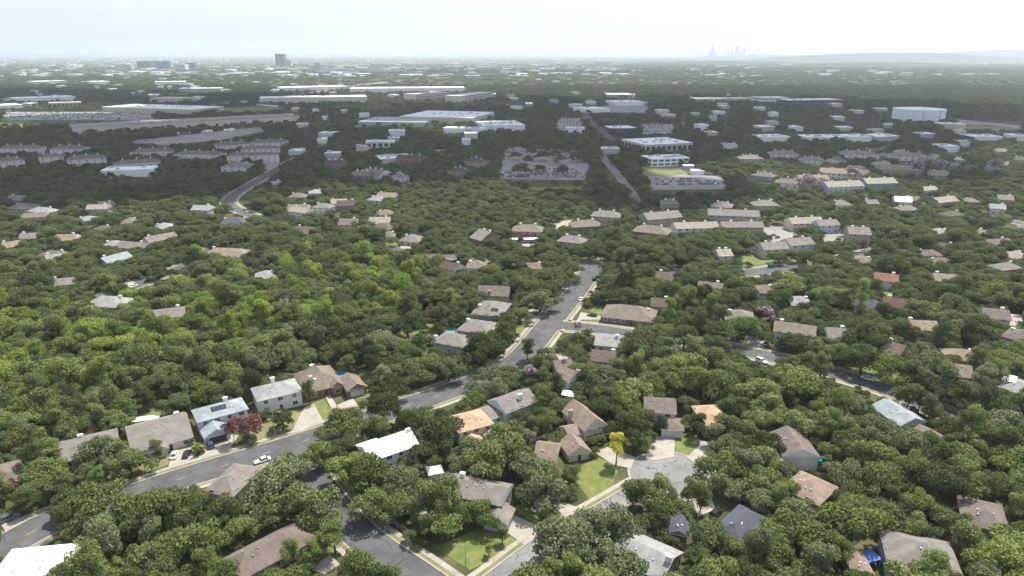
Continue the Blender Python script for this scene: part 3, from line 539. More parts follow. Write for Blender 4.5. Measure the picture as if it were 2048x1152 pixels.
# condominiums and townhouses
for A, B, ez, d, kd, rc_, wc_, sh in [
 ((1022,462),(1085,464),5.6,12,'hip','tn','b','brick condominium with brown roof by the red shrub'), ((1146,455),(1208,452),5.6,12,'hip','tn','b','brick condominium with pointed gables'), ((938,475),(962,482),5.6,16,'gablex','gr','b','brick condominium side on to the street'),
 ((1112,482),(1165,488),5.4,11,'hip','gr','t','grey roofed condominium behind the parking trees'), ((1295,440),(1366,434),5.6,13,'gablex','gr','t','beige condominium with two rows of windows'), ((1262,462),(1335,470),5.6,13,'hip','tn','b','brick condominium beside the small blue pool'),
 ((1416,430),(1520,434),5.6,12,'gablex','gr','g','long grey condominium with dark windows'), ((1420,412),(1462,416),5.6,12,'hip','gr','g','grey condominium with peaked roof behind the long one'), ((1352,458),(1440,456),5.4,11,'gablex','cr','w','pale condominium with white end wall'),
 ((1445,455),(1530,455),5.4,10,'gablex','gr','t','tan condominium with square windows'), ((1528,500),(1580,498),5.6,11,'gablex','gr','s','stone townhouse with blue end gable'), ((1582,492),(1632,488),5.6,11,'gablex','gr','lb','blue townhouse row with white trim'),
 ((1438,513),(1468,512),5.4,10,'gablex','cr','s','stone townhouse end unit by the lawn'), ((1510,412),(1562,412),5.4,12,'hip','gr','t','brown walled condominium in the trees'), ((1584,448),(1650,446),5.4,11,'gablex','cr','cr','cream townhouse row behind the carport'), ((1640,452),(1682,450),5.6,10,'gablex','gr','lb','blue gabled townhouse beside the carport'),
 ((1698,468),(1744,470),8,12,'gablex','gr','t','tall tan townhouse with small windows'), ((1657,375),(1730,372),7.5,14,'gablex','cr','lb','lavender townhouses with stair towers'), ((1735,368),(1797,366),7,14,'gablex','cr','te','blue grey townhouses beside the mauve trees'),
 ((1600,362),(1662,362),6,16,'gablex','ta','t','tan apartment block behind the mauve trees'), ((1640,345),(1740,350),6,14,'gablex','ta','w','long tan apartment roof above the mauve trees'), ((1180,432),(1240,436),5,12,'hip','gr','t','grey condominium roof behind the brick ones'), ((1325,408),(1360,408),5,11,'hip','gr','t','grey hip condominium against the woods'),
 ((1760,338),(1850,342),5,14,'gablex','ta','t','tan roofed apartments among blossoming trees'), ((1860,350),(1900,352),5,14,'gablex','ta','t','tan apartment roof beside the pink trees')]:
    H(sh, A, B, ez, d, kd, .5, rc_, wc_, chim=[(.25,.6,1.2,'w'),(.75,.6,1.2,'w')], cat='townhouse', name='townhouse', keep=.8, wk=True, wsp=4.5)
for A, B, ez, d, kd, rc_, wc_, sh in [
 ((-10,298),(78,297),9,16,'hip','pr','w','white apartment block at the edge with dark balconies'), ((98,298),(165,298),9,16,'hip','pr','w','white apartment block beside the red trees'), ((75,316),(128,313),9,16,'hip','pr','w','white apartment block with arched gable'), ((132,321),(213,316),9,16,'hip','pr','w','white apartment block with tall gables'),
 ((-10,325),(50,320),9,16,'hip','pr','w','low apartment roof at the edge of the oaks'), ((258,305),(345,303),7,16,'hip','pr','w','long brown apartment roof with white chimneys'), ((225,330),(322,324),7,16,'hip','pr','w','brown apartment roof below the long one'), ((345,309),(440,310),7,16,'hip','pr','w','brown apartment roof beside the oaks'),
 ((430,292),(500,288),9,16,'hip','pr','w','apartment block below the warehouse'), ((500,287),(578,284),9,16,'hip','pr','w','apartment block below the warehouse yard'), ((480,300),(560,297),9,16,'hip','pr','w','white apartment block with green awnings'), ((452,313),(556,310),9,14,'hip','pr','w','front apartment block with green awnings'), ((440,334),(500,334),5,18,'hip','tn','w','clubhouse with pale blue roof peak'),
 ((645,330),(690,330),5,18,'gablex','rb','b','dark red roofed block by the far street'), ((700,350),(735,352),5,14,'gablex','tn','b','brown roof in the dark trees'), ((925,322),(958,326),5,18,'hip','rb','t','dark red roofed building beside the power line'), ((893,342),(928,346),5,16,'hip','rb','t','dark red hip roof among the oaks'), ((790,318),(845,320),5,18,'gablex','rb','b','dark red roofed church hall'),
 ((720,345),(760,350),5,16,'gablex','tn','w','tan church roof with pale walls'), ((780,352),(800,355),5,12,'hip','tn','w','small tan roof beside the church'), ((1480,318),(1530,318),5,16,'hip','gr','t','grey roofed apartments in the far oaks'), ((1600,320),(1650,322),5,16,'hip','gr','w','grey apartments behind the strip shops'), ((1540,308),(1600,309),5,16,'hip','gr','w','grey hip roofs below the strip shops'), ((1680,308),(1760,310),5,16,'hip','gr','w','long grey roof below the white shops'), ((1780,312),(1860,314),5,16,'hip','gr','w','grey roofs toward the water tank'), ((1500,350),(1545,355),5,14,'hip','pr','te','teal walled house with skylights'), ((1550,365),(1600,368),4,14,'hip','pr','w','brown roofed house by the mauve trees')]:
    H(sh, A, B, ez, d, kd, .4, rc_, wc_, chim=[(.2,.5,1.5,'w'),(.5,.5,1.5,'w'),(.8,.5,1.5,'w')], cat='apartments', name='apartment_block', keep=.8, wk=True, wsp=6)
# ------------------------------------------------------------------ far flat roofed buildings
def block(name, label, cat, A, B, depth, h, wall, roof, bands=0, plain=False, hvac=4, keep=True, docks=0):
    a, c = P(*A), P(*B); ang = math.atan2(c.y-a.y, c.x-a.x); W = math.hypot(c.x-a.x, c.y-a.y)
    root = thing(name, label, cat, (a.x, a.y, 0), ang); wm = cm('wall', wall); rm = cm('flat', roof)
    b = MB(); b.box(0, W, 0, depth, 0, h, bottom=False); b.build('wall', wm, root)
    r = MB(); r.box(-.3, W+.3, -.3, depth+.3, h+.01, h+.5); ro = r.build('roof', rm, root)
    for i in range(hvac):
        x, y = random.uniform(.1,.9)*W, random.uniform(.2,.8)*depth; s = random.uniform(1.5, 3); v = MB(); v.box(x-s, x+s, y-s*.7, y+s*.7, h+.52, h+2); v.build('roof_unit', M['metal'], ro)
    for k in range(bands):
        z0 = (k+.35)*h/bands; z1 = (k+.8)*h/bands; nb = max(3, int(W/7))
        for i in range(nb):
            x0, x1 = (i+.15)*W/nb, (i+.85)*W/nb; v = MB(); v.box(x0, x1, -.12, -.01, z0, z1); v.build('window', M['glass'], root)
        nb2 = max(2, int(depth/8))
        if a.x < 0:
            for i in range(nb2): v = MB(); v.box(W+.01, W+.12, (i+.15)*depth/nb2, (i+.85)*depth/nb2, z0, z1); v.build('window', M['glass'], root)
        else:
            for i in range(nb2): v = MB(); v.box(-.12, -.01, (i+.15)*depth/nb2, (i+.85)*depth/nb2, z0, z1); v.build('window', M['glass'], root)
    for i in range(docks): x = W*(.08+.84*i/max(docks-1,1)); v = MB(); v.box(x-2.2, x+2.2, -.15, -.01, 1, 5); v.build('dock_door', M['darkdoor'], root)
    q = [Vector((a.x, a.y))+Vector((math.cos(ang), math.sin(ang)))*x+Vector((-math.sin(ang), math.cos(ang)))*y for x, y in ((0,0), (W,0), (W,depth), (0,depth))]; FOOT.append([(p.x, p.y) for p in q])
    if keep:
        ex = Vector((math.cos(ang), math.sin(ang))); ey = Vector((-ex.y, ex.x)); n_ = max(5, int(W/12))
        for i in range(n_):
            for (yy, zz) in ((0, h*.55), (0, h), (depth*.5, h+.5)):
                p = Vector((a.x, a.y))+ex*(W*(i+.5)/n_)+ey*yy; u, v, _ = PIX((p.x, p.y, zz)); KEEP.append((u, v, p.y-2))
    return root
T, WH, CRM, GRY, DKB = (.50,.44,.33), (.74,.74,.73), (.58,.54,.44), (.40,.40,.39), (.10,.09,.085)
RW, RG, RT = (.72,.73,.74), (.36,.36,.36), (.24,.215,.20)
for row in [
 ('warehouse','very long tan ribbed warehouse with dark dock doors','warehouse',(147,269),(600,244),62,10,CRM,RT,0,30,14), ('office_building','low white building standing alone in the dark oaks','office',(204,357),(308,353),22,7,WH,RW,0,3,0),
 ('school_building','tan brick building with pale roof behind the full car park','building',(205,223),(385,229),90,9,T,RW,0,14,0), ('office_building','tan building with dark window bays beside the car park','office',(98,216),(163,214),40,10,T,(.4,.35,.28),1,4,0),
 ('warehouse','long white curved fronted building behind the car park','warehouse',(33,207),(152,202),70,11,WH,RW,0,6,0), ('warehouse','white shed at the edge of the far car park','warehouse',(-10,222),(48,219),60,10,WH,RW,0,4,0),
 ('warehouse','long cream warehouse behind the parked trailers','warehouse',(520,209),(735,205),70,14,CRM,RW,0,14,10), ('office_building','four storey tan office with window rows','office',(832,204),(902,199),45,18,CRM,(.55,.52,.46),4,4,0), ('office_building','tan office block with window rows beside its twin','office',(924,208),(986,199),45,18,CRM,(.55,.52,.46),4,4,0),
 ('office_building','pale ribbed office on the wooded rise','office',(358,188),(442,187),50,15,CRM,RW,3,4,0), ('store_building','big grey flat roofed store','store',(717,252),(850,254),90,7,GRY,RG,0,8,0), ('store_building','big box store with bright white roof','store',(800,246),(944,250),130,11,T,RW,0,12,0),
 ('showroom','long white showroom with notched front','showroom',(886,267),(966,269),22,8,WH,RW,0,5,0), ('showroom','white showroom with many roof units','showroom',(968,264),(1050,262),75,9,WH,RW,0,14,0), ('office_building','cream building with two dark windows amid oaks','office',(732,299),(790,298),20,9,CRM,(.5,.56,.62),1,3,0),
 ('office_building','low cream annex with dark roof unit','office',(711,302),(733,302),18,5,CRM,RG,0,2,0), ('church_hall','flat pale roofed hall beside the red roofs','hall',(762,328),(828,324),30,5,T,RW,0,8,0), ('school_building','stone and white building with broad white roof','school',(1290,309),(1384,304),60,11,T,RW,1,8,0), ('school_building','white two storey block below the stone building','school',(1303,334),(1378,331),28,8,WH,RW,2,8,0),
 ('office_building','small grey box building with white roof','office',(1204,308),(1239,308),15,6,GRY,RW,0,6,0), ('showroom','dark fronted showroom with white canopy roof','showroom',(1222,265),(1272,264),36,6,DKB,RW,0,3,0), ('service_garage','white car service building with three dark bays','garage',(1131,267),(1169,267),16,8,WH,RW,0,2,3),
 ('shop_row','white roofed shop row in the right oaks','shops',(1522,284),(1580,282),30,6,WH,RW,0,6,0), ('shop_row','long white roofed shop row','shops',(1612,284),(1700,283),32,6,WH,RW,0,10,0), ('shop_row','white roofed shop by the tall pole','shops',(1703,285),(1748,283),32,7,WH,RW,0,4,0), ('shop_row','white box shop beside the car yard','shops',(1756,285),(1797,282),32,7,GRY,RW,0,4,0),
 ('office_building','long dark glass office block','office',(1578,215),(1684,213),50,15,DKB,RW,2,4,0), ('office_building','white two storey office beside the dark block','office',(1524,208),(1576,207),50,14,WH,RW,2,4,0), ('shop_row','strip mall with reddish canopies','shops',(1390,204),(1520,203),40,8,(.50,.40,.37),(.5,.42,.4),0,10,8),
 ('shed','white portable classroom beside the playing field','shed',(1384,350),(1408,350),9,4,WH,RW,0,0,0), ('shed','pale portable classroom up the path','shed',(1368,340),(1388,340),9,4,GRY,RW,0,0,0), ('shop_row','white low building near the freeway','shops',(1945,281),(2005,281),30,5,WH,RW,0,6,0), ('pump_house','tan pump house beside the water tank','pump house',(1880,257),(1931,258),30,7,T,(.6,.58,.53),0,2,0),
 ('shop_row','white flat roofed shops on the boulevard','shops',(1178,226),(1220,224),60,7,WH,RW,0,4,0), ('shop_row','pale shops across the far lot','shops',(1232,212),(1288,211),70,8,WH,RW,0,6,0), ('shed','white dome roofed hall','hall',(1400,262),(1417,261),16,9,WH,RW,0,0,0), ('shop_row','long pale shops behind the offices','shops',(700,187),(930,185),90,14,WH,RW,0,16,0), ('shop_row','white shops along the distant freeway','shops',(570,184),(700,180),90,12,WH,RW,0,10,0),
 ('warehouse','far tan warehouse behind the school','warehouse',(300,205),(360,206),60,10,T,(.45,.4,.33),0,3,0), ('shop_row','far pale warehouses on the ridge','shops',(72,170),(135,168),80,12,CRM,RW,0,4,0), ('shop_row','white far warehouse amid trees','shops',(190,170),(222,169),80,12,WH,RW,0,3,0), ('shop_row','far white roof beyond the oaks','shops',(310,171),(372,170),80,12,WH,RW,0,3,0), ('shop_row','pale restaurant row with an orange sign roof','shops',(1215,196),(1262,196),60,9,(.5,.33,.26),RW,0,3,0), ('office_building','far white tank like building on the ridge','office',(1190,133),(1224,133),150,45,CRM,RW,0,2,0)]:
    nm, lb, ct, A, B, d, h, wl, rf, bands, hv, dk = row
    block(nm, lb, ct, A, B, d, h, wl, rf, bands, hvac=hv, docks=dk)
for k_ in range(190):
    u, v = random.choice([(random.uniform(1230,1480), random.uniform(200,250)), (random.uniform(560,720), random.uniform(215,330)), (random.uniform(1420,1800), random.uniform(205,275)), (random.uniform(1000,1300), random.uniform(190,225)), (random.uniform(0,700), random.uniform(165,195)), (random.uniform(1800,2040), random.uniform(262,330)), (random.uniform(0,1300), random.uniform(150,215)), (random.uniform(600,1000), random.uniform(270,340)), (random.uniform(1380,1900), random.uniform(255,330))])
    p = P(u, v); wpx = random.uniform(9,26)*F/PIX(p)[2]
    if any(abs(p.x-f[0][0]) < 45 and abs(p.y-f[0][1]) < 60 for f in FOOT) or any(inpoly(p.x, p.y, b_) for b_ in BLOCK): continue
    col, cw = random.choice([(WH,'white'), (CRM,'cream'), (GRY,'grey'), (T,'tan')])
    block('shop_building', cw+' flat roofed building among the far oaks', 'building', (u, v), (u+wpx, v+random.uniform(-.6,.6)), random.uniform(12,26), random.uniform(4.5,8), col, random.choice([RW,RG,RW]), 0, hvac=2)['group'] = cw+' far buildings'
for k_ in range(46):
    u, v = random.choice([(random.uniform(560,1000), random.uniform(200,330)), (random.uniform(1000,1500), random.uniform(188,285)), (random.uniform(1500,2040), random.uniform(205,300)), (random.uniform(0,560), random.uniform(165,285))]); p = P(u, v); z = PIX(p)[2]; a_, b_ = random.uniform(18,38), random.uniform(20,50)
    if any(math.hypot(p.x-np.mean([q[0] for q in f]), p.y-np.mean([q[1] for q in f])) < 55 for f in FOOT): continue
    q = [PIX((p.x+x_, p.y+y_, 0))[:2] for x_, y_ in ((0,0),(a_,random.uniform(-8,8)),(a_,b_),(0,b_))]; sheet('parking_lot', q, random.choice(['lot','lot','oldasphalt','drygrass']), .05+.004*k_, keep=False)
# glass office towers far left and the downtown skyline
def tower(u, v, wpx, h_px, label, col, dist_v, steps=1, depth=None):
    p = P(u, dist_v); zc = PIX(p)[2]; m = zc/F; W = wpx*m; h = h_px*m; root = thing('office_tower', label, 'tower', (p.x-W/2, p.y, 0)); wm = cm('wall', col); D = depth or W*.8; z = 0
    for s in range(steps):
        f = 1-.22*s; zz = h*(.72 if steps > 1 and s == 0 else 1.0) if s < steps-1 or steps == 1 else h
        b = MB(); b.box(W*(1-f)/2, W*(1+f)/2, D*(1-f)/2, D*(1+f)/2, z, zz, bottom=False); b.build('tower_body' if s == 0 else 'upper_storeys', wm, root); z = zz+.05
    nb = max(3, int(h/9))
    if wpx >= 8:
        v_ = MB()
        for k_ in range(nb): v_.box(W*.03, W*.97, -.4, -.05, h*(k_+.25)/nb*(.72 if steps > 1 else 1), h*(k_+.7)/nb*(.72 if steps > 1 else 1))
        v_.build('window_bands', M['glass'], root)
    return root
GLS = (.10,.14,.19)
for u, wp, hp, lb, cl, dv_, st in [(561,18,24,'tall blue glass tower above the far offices',GLS,133,1),(576,12,13,'tan tower beside the tall glass one',(.45,.40,.34),133,1),(288,26,14,'wide blue glass office in the far cluster',GLS,137,1),(316,12,14,'slim glass office in the far cluster',GLS,137,1),(332,14,15,'stepped glass office in the far cluster',GLS,137,2),(360,22,12,'white banded office in the far cluster',(.6,.6,.6),141,1),(381,18,11,'dark glass office at the end of the cluster',GLS,137,1),(255,16,9,'tan office left of the glass cluster',(.5,.43,.35),139,1),(634,10,6,'small dark tower right of the tall one',GLS,132,1)]:
    tower(u, 0, wp, hp, lb, cl, dv_, st)
for i, (u, wp, hp) in enumerate([(1424,6,25),(1430,5,12),(1420,4,14),(1437,4,10),(1456,4,15),(1463,5,14),(1474,7,23),(1480,4,12),(1486,6,18),(1500,4,9),(1507,5,11),(1515,4,18),(1411,5,6),(1450,4,8),(1530,6,6),(1395,7,5)]):
    lbl = {0: 'tallest slim tower of the hazy downtown skyline', 6: 'broad stepped tower of the hazy downtown skyline', 11: 'lone slim tower at the skyline end'}.get(i, 'pale hazy tower of the downtown skyline')
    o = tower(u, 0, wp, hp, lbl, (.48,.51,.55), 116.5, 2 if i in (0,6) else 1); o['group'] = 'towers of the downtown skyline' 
# water tank
tp = P(1850, 247); tr = 41; th_ = 23
tk = thing('water_tank', 'huge white cylindrical water tank beside the freeway', 'water tank', (tp.x, tp.y+tr*.6, 0))
b = MB(); n_ = 64
for i in range(n_):
    a0, a1 = 2*math.pi*i/n_, 2*math.pi*(i+1)/n_; b.face([(tr*math.cos(a0),tr*math.sin(a0),0), (tr*math.cos(a1),tr*math.sin(a1),0), (tr*math.cos(a1),tr*math.sin(a1),th_), (tr*math.cos(a0),tr*math.sin(a0),th_)])
b.build('tank_shell', M['tankwhite'], tk, smooth=True)
b = MB()
for i in range(n_):
    a0, a1 = 2*math.pi*i/n_, 2*math.pi*(i+1)/n_; r2 = tr+.4; b.face([(r2*math.cos(a0),r2*math.sin(a0),th_+.02), (r2*math.cos(a1),r2*math.sin(a1),th_+.02), (0,0,th_+3.2)]); b.face([(r2*math.cos(a0),r2*math.sin(a0),th_-.5), (r2*math.cos(a1),r2*math.sin(a1),th_-.5), (r2*math.cos(a1),r2*math.sin(a1),th_+.02), (r2*math.cos(a0),r2*math.sin(a0),th_+.02)])
b.build('tank_roof', M['tankwhite'], tk)
for a_ in (-1.9, -1.2): b = MB(); x, y = (tr+.3)*math.cos(a_), (tr+.3)*math.sin(a_); b.box(x-.4, x+.4, y-.4, y+.3, 0, th_+1); b.build('ladder', M['metal'], tk)
FOOT.append([(tp.x+tr*math.cos(k*.6)*1.05, tp.y+tr*.6+tr*math.sin(k*.6)*1.05) for k in range(10)])
for u in range(1808, 1896, 6):
    for v in (222, 232): KEEP.append((u, v, tp.y-tr))
# ------------------------------------------------------------------ pools, canopies, fences, poles
def pool(px, label):
    pts = [P(u, v) for u, v in px]
    if poly_area(pts) < 0: pts.reverse()
    c = sum(pts, Vector())/len(pts); root = thing('swimming_pool', label, 'pool', (c.x, c.y, 0)); b = MB(); b.face([(p.x-c.x, p.y-c.y, .07) for p in pts]); b.build('water', M['water'], root)
    d = MB(); out = [c+(p-c)*1.35 for p in pts]
    for i in range(len(pts)):
        j = (i+1) % len(pts); d.face([(pts[i].x-c.x, pts[i].y-c.y, .1), (out[i].x-c.x, out[i].y-c.y, .1), (out[j].x-c.x, out[j].y-c.y, .1), (pts[j].x-c.x, pts[j].y-c.y, .1)]); d.face([(pts[i].x-c.x, pts[i].y-c.y, .0), (pts[i].x-c.x, pts[i].y-c.y, .1), (pts[j].x-c.x, pts[j].y-c.y, .1), (pts[j].x-c.x, pts[j].y-c.y, .0)])
    d.build('coping', M['concrete'], root); BLOCK.append([(p.x, p.y) for p in out])
    for p in pts: u, v, _ = PIX(p); KEEP.append((u, v, p.y))
    KEEP.append((*PIX(c)[:2], c.y))
pool([(667,748),(684,739),(693,741),(690,756),(676,758)], 'bright blue pool behind the brown brick house')
pool([(893,662),(901,655),(910,657),(906,666)], 'small blue pool behind the brick sided house')
pool([(826,1012),(842,994),(862,998),(852,1022),(838,1026)], 'turquoise pool beside the corner house')
pool([(1618,925),(1632,908),(1650,916),(1640,935)], 'turquoise pool hidden in the right trees')
pool([(1340,462),(1352,459),(1356,464),(1344,468)], 'small blue pool of the condominiums')
pool([(430,540),(444,536),(448,545),(434,548)], 'pool beside the large tan roofed house')
pool([(370,815),(380,810),(388,818),(378,823)], 'pale pool beside the pale blue house')
def canopy(px_c, w_, d_, h_, label, m, rz=0, pitch=0.0):
    p = P(*px_c); root = thing('canopy', label, 'canopy', (p.x, p.y, 0), rz)
    r = MB(); ov = 0
    if pitch:
        z = h_; hp = d_/2*pitch; E = [(-w_/2,-d_/2,z), (w_/2,-d_/2,z), (w_/2,d_/2,z), (-w_/2,d_/2,z)]; Tt = [(-w_/4,0,z+hp), (w_/4,0,z+hp)]
        r.face([E[0],E[1],Tt[1],Tt[0]]); r.face([E[1],E[2],Tt[1]]); r.face([E[2],E[3],Tt[0],Tt[1]]); r.face([E[3],E[0],Tt[0]]); r.face([(x,y,z-.05) for x,y,z in reversed(E)])
    else: r.box(-w_/2, w_/2, -d_/2, d_/2, h_, h_+.15)
    r.build('canopy_roof', m, root)
    for sx in (-1, 1):
        for sy in (-1, 1): b = MB(); b.box(sx*(w_/2-.2)-.07, sx*(w_/2-.2)+.07, sy*(d_/2-.2)-.07, sy*(d_/2-.2)+.07, 0, h_-.06); b.build('post', M['pole'], root)
    u, v, _ = PIX((p.x, p.y, h_)); KEEP.append((u, v, p.y)); KEEP.append((u-8, v, p.y)); KEEP.append((u+8, v, p.y)); FOOT.append([(p.x-w_/2, p.y-d_/2), (p.x+w_/2, p.y-d_/2), (p.x+w_/2, p.y+d_/2), (p.x-w_/2, p.y+d_/2)])
canopy((870,955), 4.6, 4.6, 2.6, 'grey metal roofed garden pavilion behind the white house', M['metal'], .3, .5)
canopy((295,850), 8, 3, 2.4, 'white flat patio cover on the beige roofed house', M['white_metal'], .28)
canopy((1138,800), 5, 4, 2.5, 'white carport beside the white gable house', M['white_metal'], -.3)
canopy((1735,1128), 4.5, 3.5, 2.3, 'blue tarp canopy under the trees', M['blue'], .3, .3)
canopy((1648,458), 16, 6, 2.5, 'white roofed carport at the townhouses', M['white_metal'], .03)
canopy((1745,468), 14, 7, 2.6, 'white roofed carport beside the tall townhouse', M['white_metal'], 0)
canopy((1055,485), 22, 5, 2.4, 'long pale carport before the brick condominium', M['white_metal'], .05)
canopy((780,1055), 3.5, 3.5, 2.5, 'small dark gazebo behind the wooden fence', M['darkdoor'], .4, .6)
def fence(px, label, h_=1.8, group=None, m='wood'):
    pts = [P(u, v) for u, v in px]; root = thing('wooden_fence', label, 'fence', (pts[0].x, pts[0].y, 0), 0, group)
    for a, c in zip(pts[:-1], pts[1:]):
        l = (c-a).length; n_ = max(1, round(l/2.4)); ang = math.atan2(c.y-a.y, c.x-a.x); pl = l/n_
        me = MB(); me.box(.06, pl-.06, -.02, .02, .05, h_); pm = me.mesh('fence_panel', [M[m]])
        ps = MB(); ps.box(-.055, .055, -.055, .055, 0, h_+.08); pom = ps.mesh('fence_post', [M[m]])
        for i in range(n_):
            q = a+(c-a)*(i/n_)-pts[0]; link('fence_panel', pm, root, q, ang); link('fence_post', pom, root, q, ang)
fence([(60,928),(130,893),(215,846),(262,828),(330,808),(342,804)], 'dark wooden fence behind the grey and beige houses')
fence([(225,846),(245,895)], 'side fence between the grey and beige houses'); fence([(345,806),(395,868)], 'side fence beside the pale blue house')
fence([(346,802),(420,783),(500,765),(580,742),(640,722)], 'long wooden fence along the thicket behind the row')
fence([(700,985),(742,1018),(800,1058),(828,1080)], 'reddish wooden fence along the lower street')
fence([(1215,606),(1300,610)], 'dark red fence behind the brick ranch house'); fence([(835,645),(940,652)], 'low dark fence across the backyards by the pool')
fence([(1165,818),(1190,812),(1222,798)], 'pale fence behind the tall stone house'); fence([(905,960),(985,968),(1015,1000)], 'wooden fence beside the corner house')
fence([(1310,1085),(1370,1100)], 'wooden fence beside the silver grey house'); fence([(1500,1020),(1560,1045)], 'brown fence beside the slate blue house')
def street_light(px, label, h_=8.6, side=-1):
    p = P(*px); root = thing('street_light', label, 'street light', (p.x, p.y, 0)); b = MB(); b.tube([(0,0,0),(0,0,h_*.6),(0,0,h_)], [.11,.09,.06], 8); b.build('pole', M['pole'], root)
    a = MB(); a.tube([(0,0,h_-.3),(side*.8,0,h_+.25),(side*2.0,0,h_+.4)], [.05,.05,.04], 6); a.build('arm', M['pole'], root)
    hd = MB(); hd.tube([(side*1.8,0,h_+.38),(side*2.2,0,h_+.36),(side*2.75,0,h_+.3)], [.08,.17,.1], 8); o = hd.build('lamp_head', M['pole'], root); g_ = MB(); g_.box(min(side*2.0,side*2.6), max(side*2.0,side*2.6), -.1, .1, h_+.12, h_+.2); g_.build('lens', M['lamp_glass'], o)
    KEEP.append((px[0], px[1]-25, p.y)); KEEP.append((px[0], px[1]-45, p.y))
street_light((551,876), 'street light on the kerb before the white stone house', 9, 1); street_light((932,1152), 'street light on the corner lawn with curved arm', 8.6, -1); street_light((1150,648), 'street light on the kerb by the brick ranch house', 8.6, -1)
def tall_pole(px, h_px, label, kind='utility_pole', r=.35, lattice=False):
    p = P(*px); zc = PIX(p)[2]; h = h_px*zc/F; root = thing(kind, label, 'pole' if not lattice else 'radio mast', (p.x, p.y, 0))
    if not lattice:
        b = MB(); b.tube([(0,0,0),(0,0,h)], [r*1.3,r*.8], 8); b.build('pole', M['pole'], root); b = MB(); b.box(-2.4, 2.4, -.1, .1, h*.95, h*.95+.25); b.box(-2.0, 2.0, -.1, .1, h*.88, h*.88+.25); b.build('crossarm', M['pole'], root)
    else:
        for sx, sy in ((-1,-1),(1,-1),(0,1.2)): b = MB(); b.tube([(sx*1.6,sy*1.6,0),(sx*.5,sy*.5,h)], [.16,.1], 5); b.build('mast_leg', M['pole'], root)
        b = MB()
        for k_ in range(14):
            z = h*k_/14; f = 1.6-1.1*k_/14; b.tube([(-f,-f,z),(f*.93,-f*.93,z+h/14)], [.08,.08], 4); b.tube([(f,-f,z),(-f*.93,-f*.93,z+h/14)], [.08,.08], 4)
        b.build('bracing', M['pole'], root); b = MB(); b.box(-2.6, 2.6, -.3, .3, h*.66, h*.66+2.6); b.build('antenna_panels', M['white_metal'], root)
    for k_ in (.4,.6,.8,.95): KEEP.append((px[0], px[1]-h_px*k_, p.y))
for a in [((173,288),42,'slim steel pole above the red roofed shed'),((612,270),42,'steel pole below the warehouse end'),((657,248),50,'steel cell pole beside the overpass'),((982,288),50,'steel power pole by the boulevard lot'),((1130,272),46,'tall flagpole at the car dealership'),((1366,262),35,'steel pole in the right hand oaks'),((1755,266),48,'tall steel pole by the car yard'),((1785,222),36,'steel pole beside the water tank'),((1192,190),34,'tall sign pole over the far shops'),((905,188),34,'slim pole over the twin offices'),((780,190),34,'slim pole over the far shops')]: tall_pole(*a)
tall_pole((1449,272), 118, 'tall lattice radio mast rising from the oaks', 'radio_mast', lattice=True)
fl = P(1130,272); zz = 46*PIX(fl)[2]/F; b = MB(); b.box(0.4, 5.5, -.03, .03, zz*.80, zz*.80+5); fo = b.build('flag', M['red'], None, (fl.x, fl.y, 0)); tag(fo, 'large red and white flag on the dealership flagpole', 'flag')
